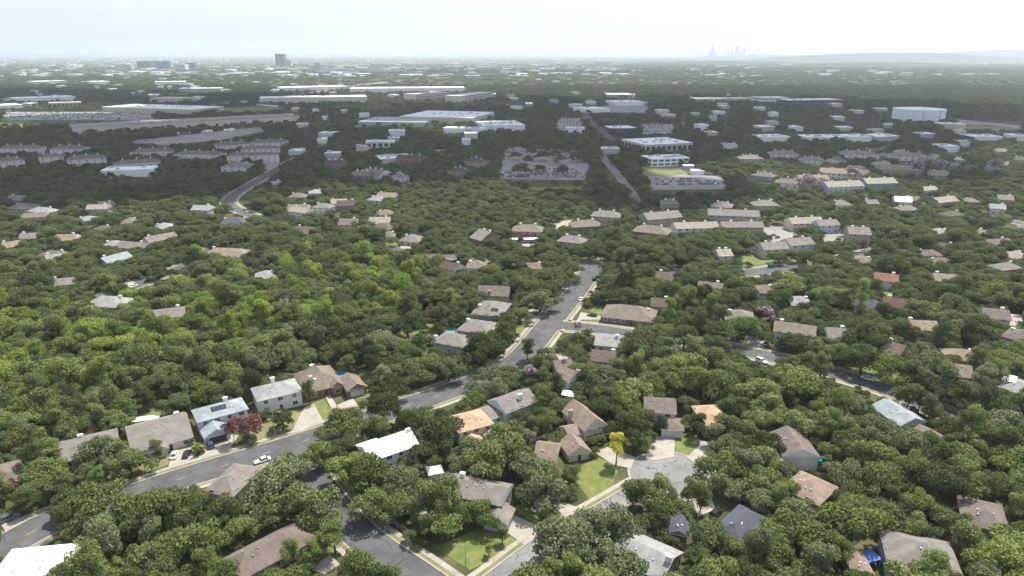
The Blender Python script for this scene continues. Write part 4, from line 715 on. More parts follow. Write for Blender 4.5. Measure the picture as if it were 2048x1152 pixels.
# ------------------------------------------------------------------ cars
def car_parts(kind='car'):
    L_, Wd = (4.7, 1.82) if kind == 'car' else (4.8, 1.92); Hh = 1.45 if kind == 'car' else 1.75; sill = .28; belt = .82 if kind == 'car' else 1.0
    def loft(secs, m=0):
        b = MB()
        for s in range(len(secs)-1):
            A_, B_ = secs[s], secs[s+1]
            for i in range(len(A_)): j = (i+1) % len(A_); b.face([A_[i], A_[j], B_[j], B_[i]], m)
        b.face(list(reversed(secs[0])), m); b.face(secs[-1], m); return b
    sec = lambda x, wd, z0, z1: [(x,-wd/2,z0), (x,wd/2,z0), (x,wd/2*.97,z1-.1), (x,wd/2*.86,z1), (x,-wd/2*.86,z1), (x,-wd/2*.97,z1-.1)]
    body = loft([sec(-L_/2,Wd*.86,sill+.12,belt-.1), sec(-L_/2+.25,Wd*.97,sill,belt), sec(-L_*.2,Wd,sill,belt+.03), sec(L_*.2,Wd,sill,belt), sec(L_/2-.3,Wd*.95,sill,belt-.12), sec(L_/2,Wd*.8,sill+.12,belt-.25)])
    x0, x1 = (-L_*.36, L_*.20) if kind == 'car' else (-L_*.46, L_*.18)
    cab = lambda x, wd, z: [(x,-wd/2,z), (x,wd/2,z)]
    gl = MB(); zb = belt+.0; zt = Hh-.04; a0, a1 = x0+.55*(kind == 'car')+.18, x1-.62
    Bq = [(x0,-Wd*.44,zb), (x1,-Wd*.44,zb), (x1,Wd*.44,zb), (x0,Wd*.44,zb)]; Tq = [(a0,-Wd*.36,zt), (a1,-Wd*.36,zt), (a1,Wd*.36,zt), (a0,Wd*.36,zt)]
    for i in range(4): j = (i+1) % 4; gl.face([Bq[i], Bq[j], Tq[j], Tq[i]])
    rf = MB(); rf.box(a0-.05, a1+.05, -Wd*.37, Wd*.37, zt-.01, Hh)
    for i in (0, 1, 2, 3):
        p, q = Vector(Bq[i]), Vector(Tq[i]); rf.tube([p, q], [.06,.06], 4)
    rf.tube([(0.1*(x0+x1),-Wd*.45,zb), (.1*(a0+a1),-Wd*.37,zt)], [.06,.06], 4); rf.tube([(.1*(x0+x1),Wd*.45,zb), (.1*(a0+a1),Wd*.37,zt)], [.06,.06], 4)
    wh = MB(); wh.tube([(0,-.11,0),(0,.11,0)], [.33,.33], 12); wh.face([(.33*math.cos(-k_*math.pi/6),-.11,.33*math.sin(-k_*math.pi/6)) for k_ in range(12)])
    ri = MB(); ri.tube([(0,-.125,0),(0,.125,0)], [.19,.19], 10); ri.face([(.19*math.cos(-k_*math.pi/5),-.125,.19*math.sin(-k_*math.pi/5)) for k_ in range(10)])
    hl = MB(); hl.box(L_/2-.14, L_/2-.02, -.2, .2, belt-.38, belt-.24); tl = MB(); tl.box(-L_/2-.01, -L_/2+.08, -.16, .16, belt-.3, belt-.14)
    return dict(body=body, glass=gl, roof=rf, wheel=wh, rim=ri, head=hl, tail=tl, L=L_, W=Wd, belt=belt)
CP_ = {k_: car_parts(k_) for k_ in ('car', 'suv')}
CM = {}
for k_, d in CP_.items():
    CM[k_] = dict(glass=d['glass'].mesh('car_windows', [M['glass']]), wheel=d['wheel'].mesh('tyre', [M['tyre']]), rim=d['rim'].mesh('rim', [M['rim']]), head=d['head'].mesh('headlight', [M['lamp_glass']]), tail=d['tail'].mesh('tail_light', [M['tail']]))
CCOL = dict(white=(.72,.72,.72), black=(.012,.012,.014), blue=(.03,.06,.14), silver=(.42,.43,.44), grey=(.12,.125,.13), red=(.28,.025,.025))
def car(px, toward, col, label, kind='car'):
    label = ' '.join(label.split()[:16]); p, q = P(*px), P(*toward); ang = math.atan2(q.y-p.y, q.x-p.x); d = CP_[kind]; root = thing('parked_car' if kind == 'car' else 'parked_suv', label, 'car', (p.x, p.y, .06), ang); pm = cm('paint', CCOL[col])
    link('body', d['body'].mesh('body', [pm]), root); link('roof', d['roof'].mesh('roof', [pm]), root); link('windows', CM[kind]['glass'], root)
    for sx in (-1, 1):
        for sy in (-1, 1):
            w_ = link('wheel', CM[kind]['wheel'], root, (sx*d['L']*.3, sy*(d['W']/2-.12), .33)); link('rim', CM[kind]['rim'], w_)
    for sy in (-1, 1): link('headlight', CM[kind]['head'], root, (0, sy*.6, 0)); link('tail_light', CM[kind]['tail'], root, (0, sy*.62, 0))
    KEEP.append((px[0], px[1], p.y)); KEEP.append((px[0], px[1]-7, p.y)); KEEP.append((px[0]+6, px[1]-3, p.y)); KEEP.append((px[0]-6, px[1]-3, p.y))
for a in [((349,913),(357,893),'white','white sedan on the driveway of the beige roofed house'),((374,911),(384,893),'black','black sedan beside the white one on the driveway'),((421,893),(412,876),'blue','blue hatchback before the pale blue house','suv'),((1162,600),(1178,575),'white','white sedan driving along the wide street'),((1190,560),(1203,540),'black','black pickup waiting near the junction','suv'),((1184,633),(1160,630),'black','black sedan parked by the brick ranch house'),
 ((1034,645),(1052,648),'black','black car before the teal walled house'),((1066,617),(1080,620),'black','dark car under the street trees'),((953,728),(940,722),'black','black jeep on the shaded driveway','suv'),((1036,776),(1020,784),'black','black suv behind the long grey house','suv'),((1523,725),(1540,732),'white','white suv on the side street','suv'),((1533,689),(1545,680),'silver','silver car on the cream house drive'),((2040,648),(2025,640),'white','white van at the right edge','suv'),((322,556),(338,549),'black','black suv on the left street','suv'),((297,562),(280,569),'black','black car on the left street drive'),((268,574),(282,568),'white','white car on the left street'),((493,425),(505,432),'silver','silver car at the bend of the left street'),
 ((292,1030),(300,1020),'blue','dark blue car behind the low brown roof','suv'),((20,1040),(34,1034),'grey','dark grey pickup at the kerb beside the wide street','suv'),((1077,1018),(1090,1008),'silver','silver car in the shade of the oak'),((1155,1070),(1168,1064),'blue','blue car under the oaks on the court'),((1432,1030),(1445,1018),'black','black pickup beside the slate blue house','suv'),((1222,880),(1236,885),'black','black car beside the tall stone house'),((1800,742),(1815,750),'black','dark car at the kerb of the side street'),((1495,505),(1510,500),'black','black car at the townhouse lot'),((1547,472),(1560,468),'red','red car in the townhouse lot'),((1555,476),(1568,472),'blue','blue car in the townhouse lot'),((1705,480),(1712,474),'black','dark car beneath the carport'),((1340,540),(1355,541),'blue','blue car under the cross street trees'),((1172,464),(1185,464),'red','dark red car at the brick condominium')]:
    car(*a)
NAMED = {'street':'the wide street','cross_street':'the cross street','side_street':'the side street','lower_street':'the lower street','left_street':'the left street','court_street':'the court street'}; k_ = 0
for rname, line, h_, *_ in ROADS:
    if rname not in NAMED: continue
    fine = resample(line, 1.0); n_ = len(fine)
    for i in range(12, n_-12, 23):
        if random.random() < .35: continue
        sd = random.choice([-1, 1]); d = (fine[i+1]-fine[i]).normalized(); p = fine[i]+Vector((-d.y, d.x))*sd*(h_-1.3); u, v, _ = PIX((p.x, p.y, 0)); q = p+d*5*sd; u2, v2, _ = PIX((q.x, q.y, 0))
        if on_road(p, [r[0] for r in ROADS].index(rname), 4) or not (0 < u < 2048 and 480 < v < 1152): continue
        col = ['white','silver','grey','black','blue'][k_ % 5]; kd = 'suv' if k_ % 4 == 1 else 'car'; k_ += 1; K0 = len(KEEP)
        car((u, v), (u2, v2), col, f'{col} {"suv" if kd == "suv" else "sedan"} parked at the kerb of {NAMED[rname]} by the {min(HOUSES, key=lambda hh: math.hypot(hh[0]-p.x, hh[1]-p.y))[2]}'[:120], kd); del KEEP[K0:]
# parked cars of the far lots: one simple mesh each, shared
small = {}
def small_car(col):
    if col not in small:
        d = CP_['car']; b = MB()
        for part, m in (('body',0), ('roof',0), ('glass',1)):
            i = len(b.v); b.v += d[part].v; b.f += [tuple(i+k_ for k_ in f) for f in d[part].f]; b.m += [m]*len(d[part].f)
        small[col] = b.mesh('small_car', [cm('paint', CCOL[col]), M['glass']])
    return small[col]
def lot(px0, px1, px2, nrow, ncol, label, group, lim, jitter=.12):
    a, b_, c = P(*px0), P(*px1), P(*px2); cnt = 0
    for r_ in range(nrow):
        for k_ in range(ncol):
            if random.random() < jitter: continue
            p = a+(b_-a)*((k_+.5)/ncol)+(c-a)*((r_+.5)/nrow); col = random.choice(['white','white','silver','black','grey','grey','blue','red'])
            o = link('parked_car', small_car(col), None, (p.x, p.y, .05), math.pi/2+random.uniform(-.05,.05)+(math.pi if random.random() < .5 else 0)); tag(o, {'white':'white','silver':'silver','black':'black','grey':'dark grey','blue':'blue','red':'red'}[col]+' '+label, 'car', group+', '+col); cnt += 1
            if cnt >= lim: return
lot((1003,356), (1168,357), (1005,337), 5, 32, 'car in the packed lot below the tree islands', 'cars in the packed lot', 150)
lot((1312,372), (1440,371), (1312,356), 3, 24, 'car in the lot below the playing field', 'cars below the playing field', 60)
lot((1285,266), (1350,265), (1282,250), 4, 14, 'car in the dealership back lot', 'cars in the back lot', 50); lot((1116,261), (1165,261), (1120,240), 5, 7, 'car in the flagpole dealership lot', 'cars at the flagpole dealership', 30)
cm_ = MB()
for i in range(500):
    p = P(random.uniform(5,300), random.uniform(226,239)); x, y = p.x, p.y; cm_.box(x-.9, x+.9, y-2.2, y+2.2, .3, .9, random.randrange(4)); cm_.box(x-.75, x+.75, y-1.2, y+1.0, .902, 1.45, random.randrange(4))
struct(cm_.build('distant_parked_cars', [cm('paint', CCOL[k_]) for k_ in ('white','silver','blue','grey')]), 'stuff')
tm = MB(); tm.box(0, 12.5, 0, 2.5, 1.1, 3.9); tm.box(1, 2, .2, 2.3, 0, 1.09); tm.box(10, 11.4, .2, 2.3, 0, 1.09); tmm = tm.mesh('trailer', [M['white_metal']])
for i in range(16):
    p = P(505+8.5*i, 211+.75*i); o = link('truck_trailer', tmm, None, (p.x, p.y, 0), 1.3); tag(o, 'white box trailer in the row before the cream warehouse', 'trailer', 'row of white trailers')
for i in range(11):
    p = P(250+22*i, 277-1.5*i); o = link('truck_trailer', tmm, None, (p.x, p.y, 0), random.uniform(0,3)); tag(o, 'white trailer scattered in the warehouse yard', 'trailer', 'trailers in the warehouse yard')
# ------------------------------------------------------------------ trees
def crown_mesh(name, lobes, nleaf, size, mat_, droop=0, seed=0):
    r_ = np.random.default_rng(seed)
    vol = np.array([l[3]*l[4]*l[5] for l in lobes])**(2/3); pr = vol/vol.sum()
    li = r_.choice(len(lobes), nleaf, p=pr); lb = np.array(lobes)[li]
    d = r_.normal(size=(nleaf,3)); d /= np.linalg.norm(d, axis=1)[:,None]; d[:,2] = np.where(d[:,2] < -.35, -d[:,2]*.6, d[:,2])
    rad = np.where(r_.random(nleaf) < .72, r_.uniform(.86,1.1,nleaf), r_.uniform(.35,.9,nleaf))
    # small scale bumps
    rad *= 1+.10*np.sin(d[:,0]*9+lb[:,0]*3)*np.cos(d[:,1]*8+lb[:,1]*5)
    c = lb[:,:3]+d*lb[:,3:6]*rad[:,None]
    if droop: c[:,2] -= droop*np.clip(np.hypot(c[:,0],c[:,1])/4,0,1.5)*r_.random(nleaf)
    nrm = d*.9+r_.normal(size=(nleaf,3))*.55+np.array([0,0,.25]); nrm /= np.linalg.norm(nrm, axis=1)[:,None]
    t1 = np.cross(nrm, r_.normal(size=(nleaf,3))); t1 /= np.linalg.norm(t1, axis=1)[:,None]; t2 = np.cross(nrm, t1)
    s = size*r_.uniform(.6,1.35,nleaf)[:,None]; asp = r_.uniform(.55,1,nleaf)[:,None]
    v = np.stack([c-t1*s, c-t2*s*asp+nrm*s*.2, c+t1*s*.9, c+t2*s*asp+nrm*s*.2], 1).reshape(-1,3)
    me = bpy.data.meshes.new(name); me.vertices.add(len(v)); me.vertices.foreach_set('co', v.ravel().astype(np.float32))
    me.loops.add(nleaf*4); me.loops.foreach_set('vertex_index', np.arange(nleaf*4, dtype=np.int32)); me.polygons.add(nleaf)
    me.polygons.foreach_set('loop_start', np.arange(0, nleaf*4, 4, dtype=np.int32)); me.polygons.foreach_set('loop_total', np.full(nleaf, 4, dtype=np.int32)); me.materials.append(M[mat_]); me.update(calc_edges=True); me.validate(); return me
def trunk_mesh(name, h, spread, r0, nl, mat_, seed):
    rr_ = random.Random(seed); b = MB(); lean = rr_.uniform(-.3,.3); hf = h*rr_.uniform(.22,.34)
    b.tube([(0,0,-.1), (lean*.3,0,hf*.5), (lean,lean*.3,hf)], [r0*1.3,r0,r0*.85], 7)
    for i in range(nl):
        a = 2*math.pi*i/nl+rr_.uniform(-.4,.4); s = spread*rr_.uniform(.45,.8); zt = h*rr_.uniform(.62,.86)
        m_ = (lean+math.cos(a)*s*.45, lean*.3+math.sin(a)*s*.45, hf+(zt-hf)*.55); e_ = (lean+math.cos(a)*s, lean*.3+math.sin(a)*s, zt)
        b.tube([(lean,lean*.3,hf*.93), m_, e_], [r0*.6,r0*.38,r0*.1], 5)
        for q in range(2): a2 = a+rr_.uniform(-.8,.8); b.tube([m_, (m_[0]+math.cos(a2)*s*.35, m_[1]+math.sin(a2)*s*.35, m_[2]+h*.16)], [r0*.28,r0*.06], 4)
    return b.mesh(name, [M[mat_]], True)
def lobes_for(sp, seed):
    r_ = random.Random(seed); out = []
    if sp == 'oak':          # unit tree: crown radius about 5, height about 8.5
        out.append((r_.uniform(-.8,.8),r_.uniform(-.8,.8),4.5,2.6,2.6,1.9))
        for i in range(24):
            a = r_.uniform(0,6.283); q = r_.uniform(1.2,4.5)*(1+.28*math.sin(a*2+seed)); z = 6.6-.40*q-r_.uniform(0,2.6)+.7*math.sin(a+seed*2); s = r_.uniform(.65,1.6); out.append((math.cos(a)*q, math.sin(a)*q, z, s*1.15, s*1.15, s*.85))
    elif sp == 'elm':        # narrower, taller, gappy
        for i in range(16):
            a = r_.uniform(0,6.283); q = r_.uniform(.3,2.8); z = r_.uniform(3.0,9.4); q *= 1.1-abs(z-6)/7; s = r_.uniform(.9,1.5); out.append((math.cos(a)*q, math.sin(a)*q, z, s*1.1, s*1.1, s*1.0))
    elif sp == 'cottonwood':
        for i in range(18):
            z = r_.uniform(4,17); a = r_.uniform(0,6.283); q = r_.uniform(.4,3.0)*(1.15-abs(z-9)/13); s = r_.uniform(1.1,1.9); out.append((math.cos(a)*q, math.sin(a)*q, z, s, s, s*1.15))
    elif sp == 'willow':
        out.append((0,0,5.5,3.2,3.2,2.8))
        for i in range(10): a = r_.uniform(0,6.283); q = r_.uniform(1.5,3.6); out.append((math.cos(a)*q, math.sin(a)*q, r_.uniform(3.2,6.8), 1.5, 1.5, 2.0))
    elif sp == 'myrtle':
        for i in range(10): a = r_.uniform(0,6.283); q = r_.uniform(.3,2.0); out.append((math.cos(a)*q, math.sin(a)*q, 2.6+r_.uniform(0,2.2), 1.0, 1.0, .95))
    elif sp == 'thicket':    # vine covered bushy mound reaching the ground
        out.append((0,0,2.2,3.4,3.4,3.0))
        for i in range(13): a = r_.uniform(0,6.283); q = r_.uniform(1.0,3.8); s = r_.uniform(1.0,1.8); out.append((math.cos(a)*q, math.sin(a)*q, r_.uniform(1.0,5.6)-.45*q+.8, s, s, s*.95))
    elif sp == 'shrub':
        for i in range(5): out.append((r_.uniform(-.5,.5), r_.uniform(-.5,.5), .6+r_.uniform(0,.3), .6, .6, .55))
    return out
SPEC = {}
for sp, nv, nl, sz, mt, h, spread, r0, limbs, bark in [('oak',7,6200,.212,'leaf',8,4.0,.36,6,'bark'),('elm',6,4200,.20,'leaf',10,2.6,.22,5,'bark'),('cottonwood',3,7000,.225,'leaf',17,3,.4,7,'palebark'),('willow',3,6000,.20,'leaf',8,3.2,.3,6,'bark'),('thicket',5,5600,.215,'leaf',4,2.0,.2,5,'bark'),('myrtle',3,1300,.24,'leaf_pink',4,1.8,.1,5,'palebark'),('mauve',3,1300,.24,'leaf_mauve',4,1.8,.1,5,'palebark'),('shrub',2,420,.16,'leaf',.9,.5,.05,3,'bark')]:
    SPEC[sp] = [(crown_mesh('crown', lobes_for('myrtle' if sp == 'mauve' else sp, 50*k_+len(sp)), nl, sz, mt, droop=1.6 if sp == 'willow' else 0, seed=k_*9+len(sp)), trunk_mesh('trunk', h, spread, r0, limbs, bark, k_)) for k_ in range(nv)]
RAD = dict(oak=4.9, elm=3.4, cottonwood=4.3, willow=4.8, thicket=4.6, myrtle=2.9, mauve=2.9, shrub=1.1); HGT = dict(oak=8.0, elm=10.5, cottonwood=18, willow=8, thicket=7, myrtle=5.6, mauve=5.6, shrub=1.3)
NAMES = dict(oak='live_oak_tree', elm='cedar_elm_tree', cottonwood='cottonwood_tree', willow='willow_tree', thicket='thicket_tree', myrtle='crape_myrtle_tree', mauve='crape_myrtle_tree', shrub='shrub')
WORDS = dict(oak='live oak', elm='slender elm', cottonwood='tall cottonwood', willow='drooping willow', thicket='vine clad tree', myrtle='pink blossoming crape myrtle', mauve='mauve blossoming crape myrtle', shrub='rounded shrub')
TREES = []   # x, y, r, species, scale, colour, tone word, fixed label
TXY = np.zeros((0,3))
def add_tree(x, y, sp, s, col, word, label=None):
    global TXY
    TREES.append((x, y, sp, s, col, word, label)); TXY = np.vstack([TXY, [x, y, RAD[sp]*s]])
OLV, DRK, MID, BRT, YLW, GRYG = (.168,.192,.080), (.098,.124,.056), (.165,.205,.074), (.205,.265,.068), (.25,.27,.082), (.172,.192,.110)
# trees one can single out in the photograph
for px, sp, s, col, word, lab in [
 ((1232,930),'elm',1.0,(.44,.40,.09),'yellow','bright yellow leaved tree on the cul-de-sac lawn'), ((468,886),'myrtle',1.45,(.10,.08,.045),'pink','pink crape myrtle before the pale blue house, the nearer to its garage'), ((508,876),'myrtle',1.5,(.10,.08,.045),'pink','dusky pink crape myrtle next to the street light'), ((318,917),'elm',.62,MID,'green','small upright tree on the lawn before the beige roofed house'), ((566,860),'oak',.88,DRK,'dark','round dark oak before the white stone house'),
 ((195,935),'oak',1.35,GRYG,'grey green','huge grey green oak over the grey gabled house'), ((90,975),'oak',1.25,MID,'fresh green','large fresh green tree beside the reddish one at the row end'), ((28,992),'myrtle',.8,(.05,.05,.03),'red','reddish crape myrtle beside the low brown house'), ((700,870),'oak',1.2,OLV,'olive','olive oak overhanging the wide street beside the brick house'), ((640,935),'oak',1.1,MID,'green','green oak at the mouth of the lower street'), ((700,730),'oak',1.3,DRK,'dark','large dark oak behind the pool of the brick house'), ((780,800),'oak',1.1,DRK,'dark','dark oak beside the empty green lot'),
 ((985,775),'oak',1.35,GRYG,'grey green','broad grey green oak at the bend of the wide street'), ((1060,765),'mauve',1.25,(.05,.05,.035),'mauve','mauve crape myrtle behind the long grey house'), ((1055,720),'elm',.85,DRK,'dark','dark upright tree standing at the road edge'), ((1160,690),'oak',.85,OLV,'olive','olive tree in the front yard by the pale metal roof'), ((1155,668),'mauve',.9,(.06,.055,.04),'mauve','pale mauve crape myrtle on the side street corner'), ((1040,640),'oak',.95,MID,'green','round oak before the teal walled house'),
 ((1238,600),'cottonwood',1.15,DRK,'dark','tall dark cottonwood with white trunks behind the brick ranch'), ((1262,598),'cottonwood',1.0,DRK,'dark','second tall cottonwood behind the brick ranch'), ((1335,660),'cottonwood',.95,BRT,'bright','tall bright cottonwood beside the brick ranch house'), ((1345,640),'cottonwood',.85,MID,'green','leafy cottonwood shading the ranch house end'), ((1230,505),'cottonwood',1.0,MID,'green','tall spreading cottonwood by the brick condominiums'), ((1715,640),'cottonwood',1.05,BRT,'bright','tall bright tree by the dark roofed white house'), ((1690,630),'cottonwood',1.0,MID,'green','tall leafy tree beside the bright one'),
 ((985,560),'willow',1.25,YLW,'yellow green','large yellow green willow behind the steep roofed house'), ((840,545),'willow',1.3,YLW,'yellow green','yellow green willow at the end of the thicket'), ((760,545),'willow',1.25,YLW,'yellow green','broad willow in the greenbelt'), ((880,535),'willow',1.0,YLW,'yellow green','small willow near the brown roofed white house'), ((1555,560),'willow',.6,YLW,'yellow green','small pale willow on the cross street corner'), ((1532,650),'mauve',1.5,(.055,.05,.04),'mauve','large faded mauve crape myrtle by the cream house'), ((1660,640),'myrtle',.8,(.10,.08,.045),'pink','pink crape myrtle beside the dark roofed house'),
 ((1612,388),'mauve',3.3,(.09,.085,.06),'mauve','big mauve crape myrtle cluster before the tan apartments'), ((1645,386),'mauve',2.6,(.09,.085,.06),'mauve','mauve crape myrtle beside the lavender townhouses'), ((1700,362),'mauve',2.6,(.09,.085,.06),'mauve','mauve crape myrtle above the lavender townhouses'), ((1830,358),'mauve',2.8,(.09,.085,.06),'mauve','mauve crape myrtle among the tan apartments'), ((1872,354),'mauve',3.0,(.09,.085,.06),'mauve','mauve crape myrtle behind the tan roof'), ((1985,354),'mauve',3.0,(.07,.05,.06),'mauve','vivid mauve crape myrtle far to the right of the apartments'), ((1935,354),'mauve',2.2,(.09,.085,.06),'mauve','smaller mauve crape myrtle beside the vivid one'), ((1720,385),'mauve',1.5,(.09,.085,.06),'mauve','mauve crape myrtle below the blue grey townhouses'),
 ((1042,488),'myrtle',.9,(.05,.03,.02),'red','red crape myrtle before the brick condominium carport'), ((1728,498),'myrtle',.9,(.05,.03,.025),'dark red','dark red shrub tree beside the tall townhouse'), ((1060,895),'mauve',1.0,(.05,.05,.035),'mauve','mauve crape myrtle beside the tan roofed cottage'), ((1005,1088),'elm',.5,MID,'green','young upright tree on the corner lawn near the driveway'), ((978,1112),'elm',.36,MID,'green','smallest young tree on the corner lawn'), ((1275,905),'oak',.75,OLV,'olive','low olive tree between driveway and yellow tree'), ((1320,870),'elm',.7,DRK,'dark','tree before the white cul-de-sac house'), ((1395,875),'elm',.95,DRK,'dark','tall tree in the ring bed on the cul-de-sac'), ((1265,1020),'elm',1.1,OLV,'olive','open crowned tree beside the cul-de-sac mouth'), ((1375,1020),'elm',.8,OLV,'olive','slim tree on the near cul-de-sac verge'), ((1400,1025),'elm',.85,MID,'green','forked tree on the near cul-de-sac verge'),
 ((210,1052),'oak',1.55,OLV,'olive','big olive oak beside the wide street by the low brown roof'), ((150,1040),'oak',1.35,DRK,'dark','dark oak on the near kerb of the wide street'), ((330,1062),'oak',1.5,OLV,'olive','big oak in front of the car behind the low brown roof'), ((560,1010),'oak',1.6,GRYG,'grey green','grey green oak on the lower street corner beside the grey hip roof'), ((612,1045),'oak',1.7,OLV,'olive','largest olive oak overhanging the lower street'), ((742,985),'oak',1.35,MID,'green','green oak behind the reddish fence'), ((690,884),'oak',1.45,OLV,'olive','oak hiding the wide street beside the lower street mouth'), ((770,856),'oak',1.45,DRK,'dark','dark oak on the kerb beside the white metal roof'), ((1205,1092),'oak',1.45,GRYG,'grey green','grey green oak leaning over the court street'), ((1118,1140),'oak',1.55,GRYG,'grey green','broad grey green oak at the mouth of the court street'), ((885,1080),'oak',1.1,MID,'green','oak shading the corner lawn behind the street light'), ((860,1040),'elm',1.15,OLV,'olive','tall open tree beside the turquoise corner pool'), ((1075,1000),'oak',1.5,GRYG,'grey green','huge grey green oak between the corner house and the stone cottage'),
 ((908,1050),'elm',1.2,OLV,'olive','tall open tree before the corner house wall'), ((958,1052),'oak',1.1,MID,'green','green oak before the corner house door'), ((1305,1035),'oak',1.15,OLV,'olive','olive oak on the near side of the cul-de-sac'), ((1440,975),'oak',1.35,OLV,'olive','olive oak at the cul-de-sac edge by the short drive'), ((800,1045),'oak',1.15,OLV,'olive','olive oak behind the dark gazebo'),
 ((397,905),'shrub',2.1,YLW,'yellow green','clipped yellow green shrub between two driveways'), ((382,890),'shrub',1.4,MID,'green','round green shrub beside the garage'), ((505,890),'shrub',1.6,OLV,'olive','olive shrub on the verge by the street light'), ((1185,610),'elm',.5,MID,'green','small round tree on the lawn by the black sedan'), ((880,665),'oak',.7,DRK,'dark','rounded dark tree beside the small backyard pool'), ((860,640),'myrtle',.7,(.06,.03,.02),'rust','rust red tree in the fenced backyard'), ((1560,1010),'oak',1.0,MID,'green','oak beside the slate blue roof')]:
    p = P(*px); add_tree(p.x, p.y, sp, s, col, word, lab)
    for fz, fx in ((.55,0),(.8,0),(.6,.5),(.6,-.5)): u, v, _ = PIX((p.x+fx*RAD[sp]*s, p.y, HGT[sp]*s*fz)); KEEP.append((u, v, p.y-RAD[sp]*s*.5))
for u, v in [(1030,320),(1048,302),(1062,312),(1075,304),(1085,322),(1100,306),(1112,316),(1125,304),(1140,312),(1022,304),(1120,328),(1052,330),(1040,352),(1082,350),(1128,352),(1150,324),(1092,300),(1106,298)]:
    p = P(u, v); add_tree(p.x, p.y, 'oak', random.uniform(1.3,1.9), DRK, 'dark', None)
# bare dead tree in the greenbelt
p = P(572,640); dt = thing('dead_tree', 'bare grey dead tree standing in the greenbelt', 'dead tree', (p.x, p.y, 0)); dtm = trunk_mesh('trunk', 15, 4, .28, 8, 'palebark', 77); link('trunk', dtm, dt)
# fill the rest
KP = np.array(KEEP); KP = KP[(KP[:,0] > -60) & (KP[:,0] < 2110)]
SG = np.array(SEGS); FT = [(np.array(f)) for f in FOOT]; FC = np.array([[*f.mean(0), np.max(np.linalg.norm(f-f.mean(0), axis=1))] for f in FT]); BC = np.array([[*np.array(b_).mean(0), np.max(np.linalg.norm(np.array(b_)-np.array(b_).mean(0), axis=1))] for b_ in BLOCK])
def seg_dist(x, y):
    ax, ay, bx, by = SG[:,0], SG[:,1], SG[:,2], SG[:,3]; dx, dy = bx-ax, by-ay; t_ = np.clip(((x-ax)*dx+(y-ay)*dy)/(dx*dx+dy*dy), 0, 1); return np.min(np.hypot(x-ax-t_*dx, y-ay-t_*dy)-SG[:,4])
def rect_gap(x, y, f):
    if inpoly(x, y, [tuple(q) for q in f]): return -1
    best = 1e9
    for i in range(len(f)):
        a, b_ = f[i], f[(i+1) % len(f)]; d = b_-a; t_ = min(1, max(0, ((x-a[0])*d[0]+(y-a[1])*d[1])/(d@d))); best = min(best, math.hypot(x-a[0]-t_*d[0], y-a[1]-t_*d[1]))
    return best
def ok_place(x, y, r, h, packing, slack=.86):
    if len(TXY) and np.any(np.hypot(TXY[:,0]-x, TXY[:,1]-y) < packing*(TXY[:,2]+r)): return False
    if seg_dist(x, y) < 1.2: return False
    for i in np.where(np.hypot(FC[:,0]-x, FC[:,1]-y) < FC[:,2]+r)[0]:
        if rect_gap(x, y, FT[i]) < .55*r: return False
    for i in np.where(np.hypot(BC[:,0]-x, BC[:,1]-y) < BC[:,2])[0]:
        if inpoly(x, y, BLOCK[i]): return False
    # crown outline in the picture: from lower crown to top
    u0, v0, z0 = PIX((x, y, h*.95)); u1, v1, z1 = PIX((x, y, h*.38)); ru = F*r*slack/z0
    m = (KP[:,2] > y-r*.3) & (np.abs(KP[:,0]-u0) < ru)
    if not m.any(): return True
    k_ = KP[m]; vc, rv = (v0+v1)/2, (v1-v0)/2+2; e = ((k_[:,0]-u0)/ru)**2+((k_[:,1]-vc)/rv)**2
    return not np.any(e < .8)
def region(u, v):
    # greenbelt thicket: a diagonal belt left of the row of houses
    if 0 <= u < 830:
        mid = 770-.27*u; 
        if mid-125 < v < mid+72 and v > 515: return 'belt'
    return 'yard'
cand = 0
for it in range(34000):
    # uniform over ground: sample picture rows with weight by area
    y = 105*(440/105)**1.0*math.sqrt(random.uniform((105/440)**2, 1)); x = random.uniform(-1, 1)*(y*.80+22)
    u, v, _ = PIX((x, y, 0))
    if not (-70 < u < 2120 and v < 1330): continue
    reg = region(u, v)
    if reg == 'belt':
        sp = random.choices(['thicket','oak','elm','willow'], [5,3,2,.6])[0]; s = random.uniform(.85,1.5) if it < 14000 else random.uniform(.5,.9); col, word = random.choices([(BRT,'bright green'),(MID,'green'),(OLV,'olive'),(YLW,'yellow green')], [5,4,2,1.0])[0]; pk = .52
    else:
        sp = random.choices(['oak','elm'], [7,3])[0]; s = random.uniform(1.1,1.75) if it < 7000 else random.uniform(.75,1.25) if it < 20000 else random.uniform(.42,.75); col, word = random.choices([(OLV,'olive'),(DRK,'dark'),(MID,'green'),(GRYG,'grey green')], [4,3,2.5,2])[0]; pk = .57
        s *= .72 if sp == 'elm' else 1
        if u > 1400 and v > 700: pk = .52
    if ok_place(x, y, RAD[sp]*s, HGT[sp]*s, pk): fk = random.uniform(.85,1.2); col = tuple(c*fk*random.uniform(.96,1.04) for c in col); add_tree(x, y, sp, s, col, word)
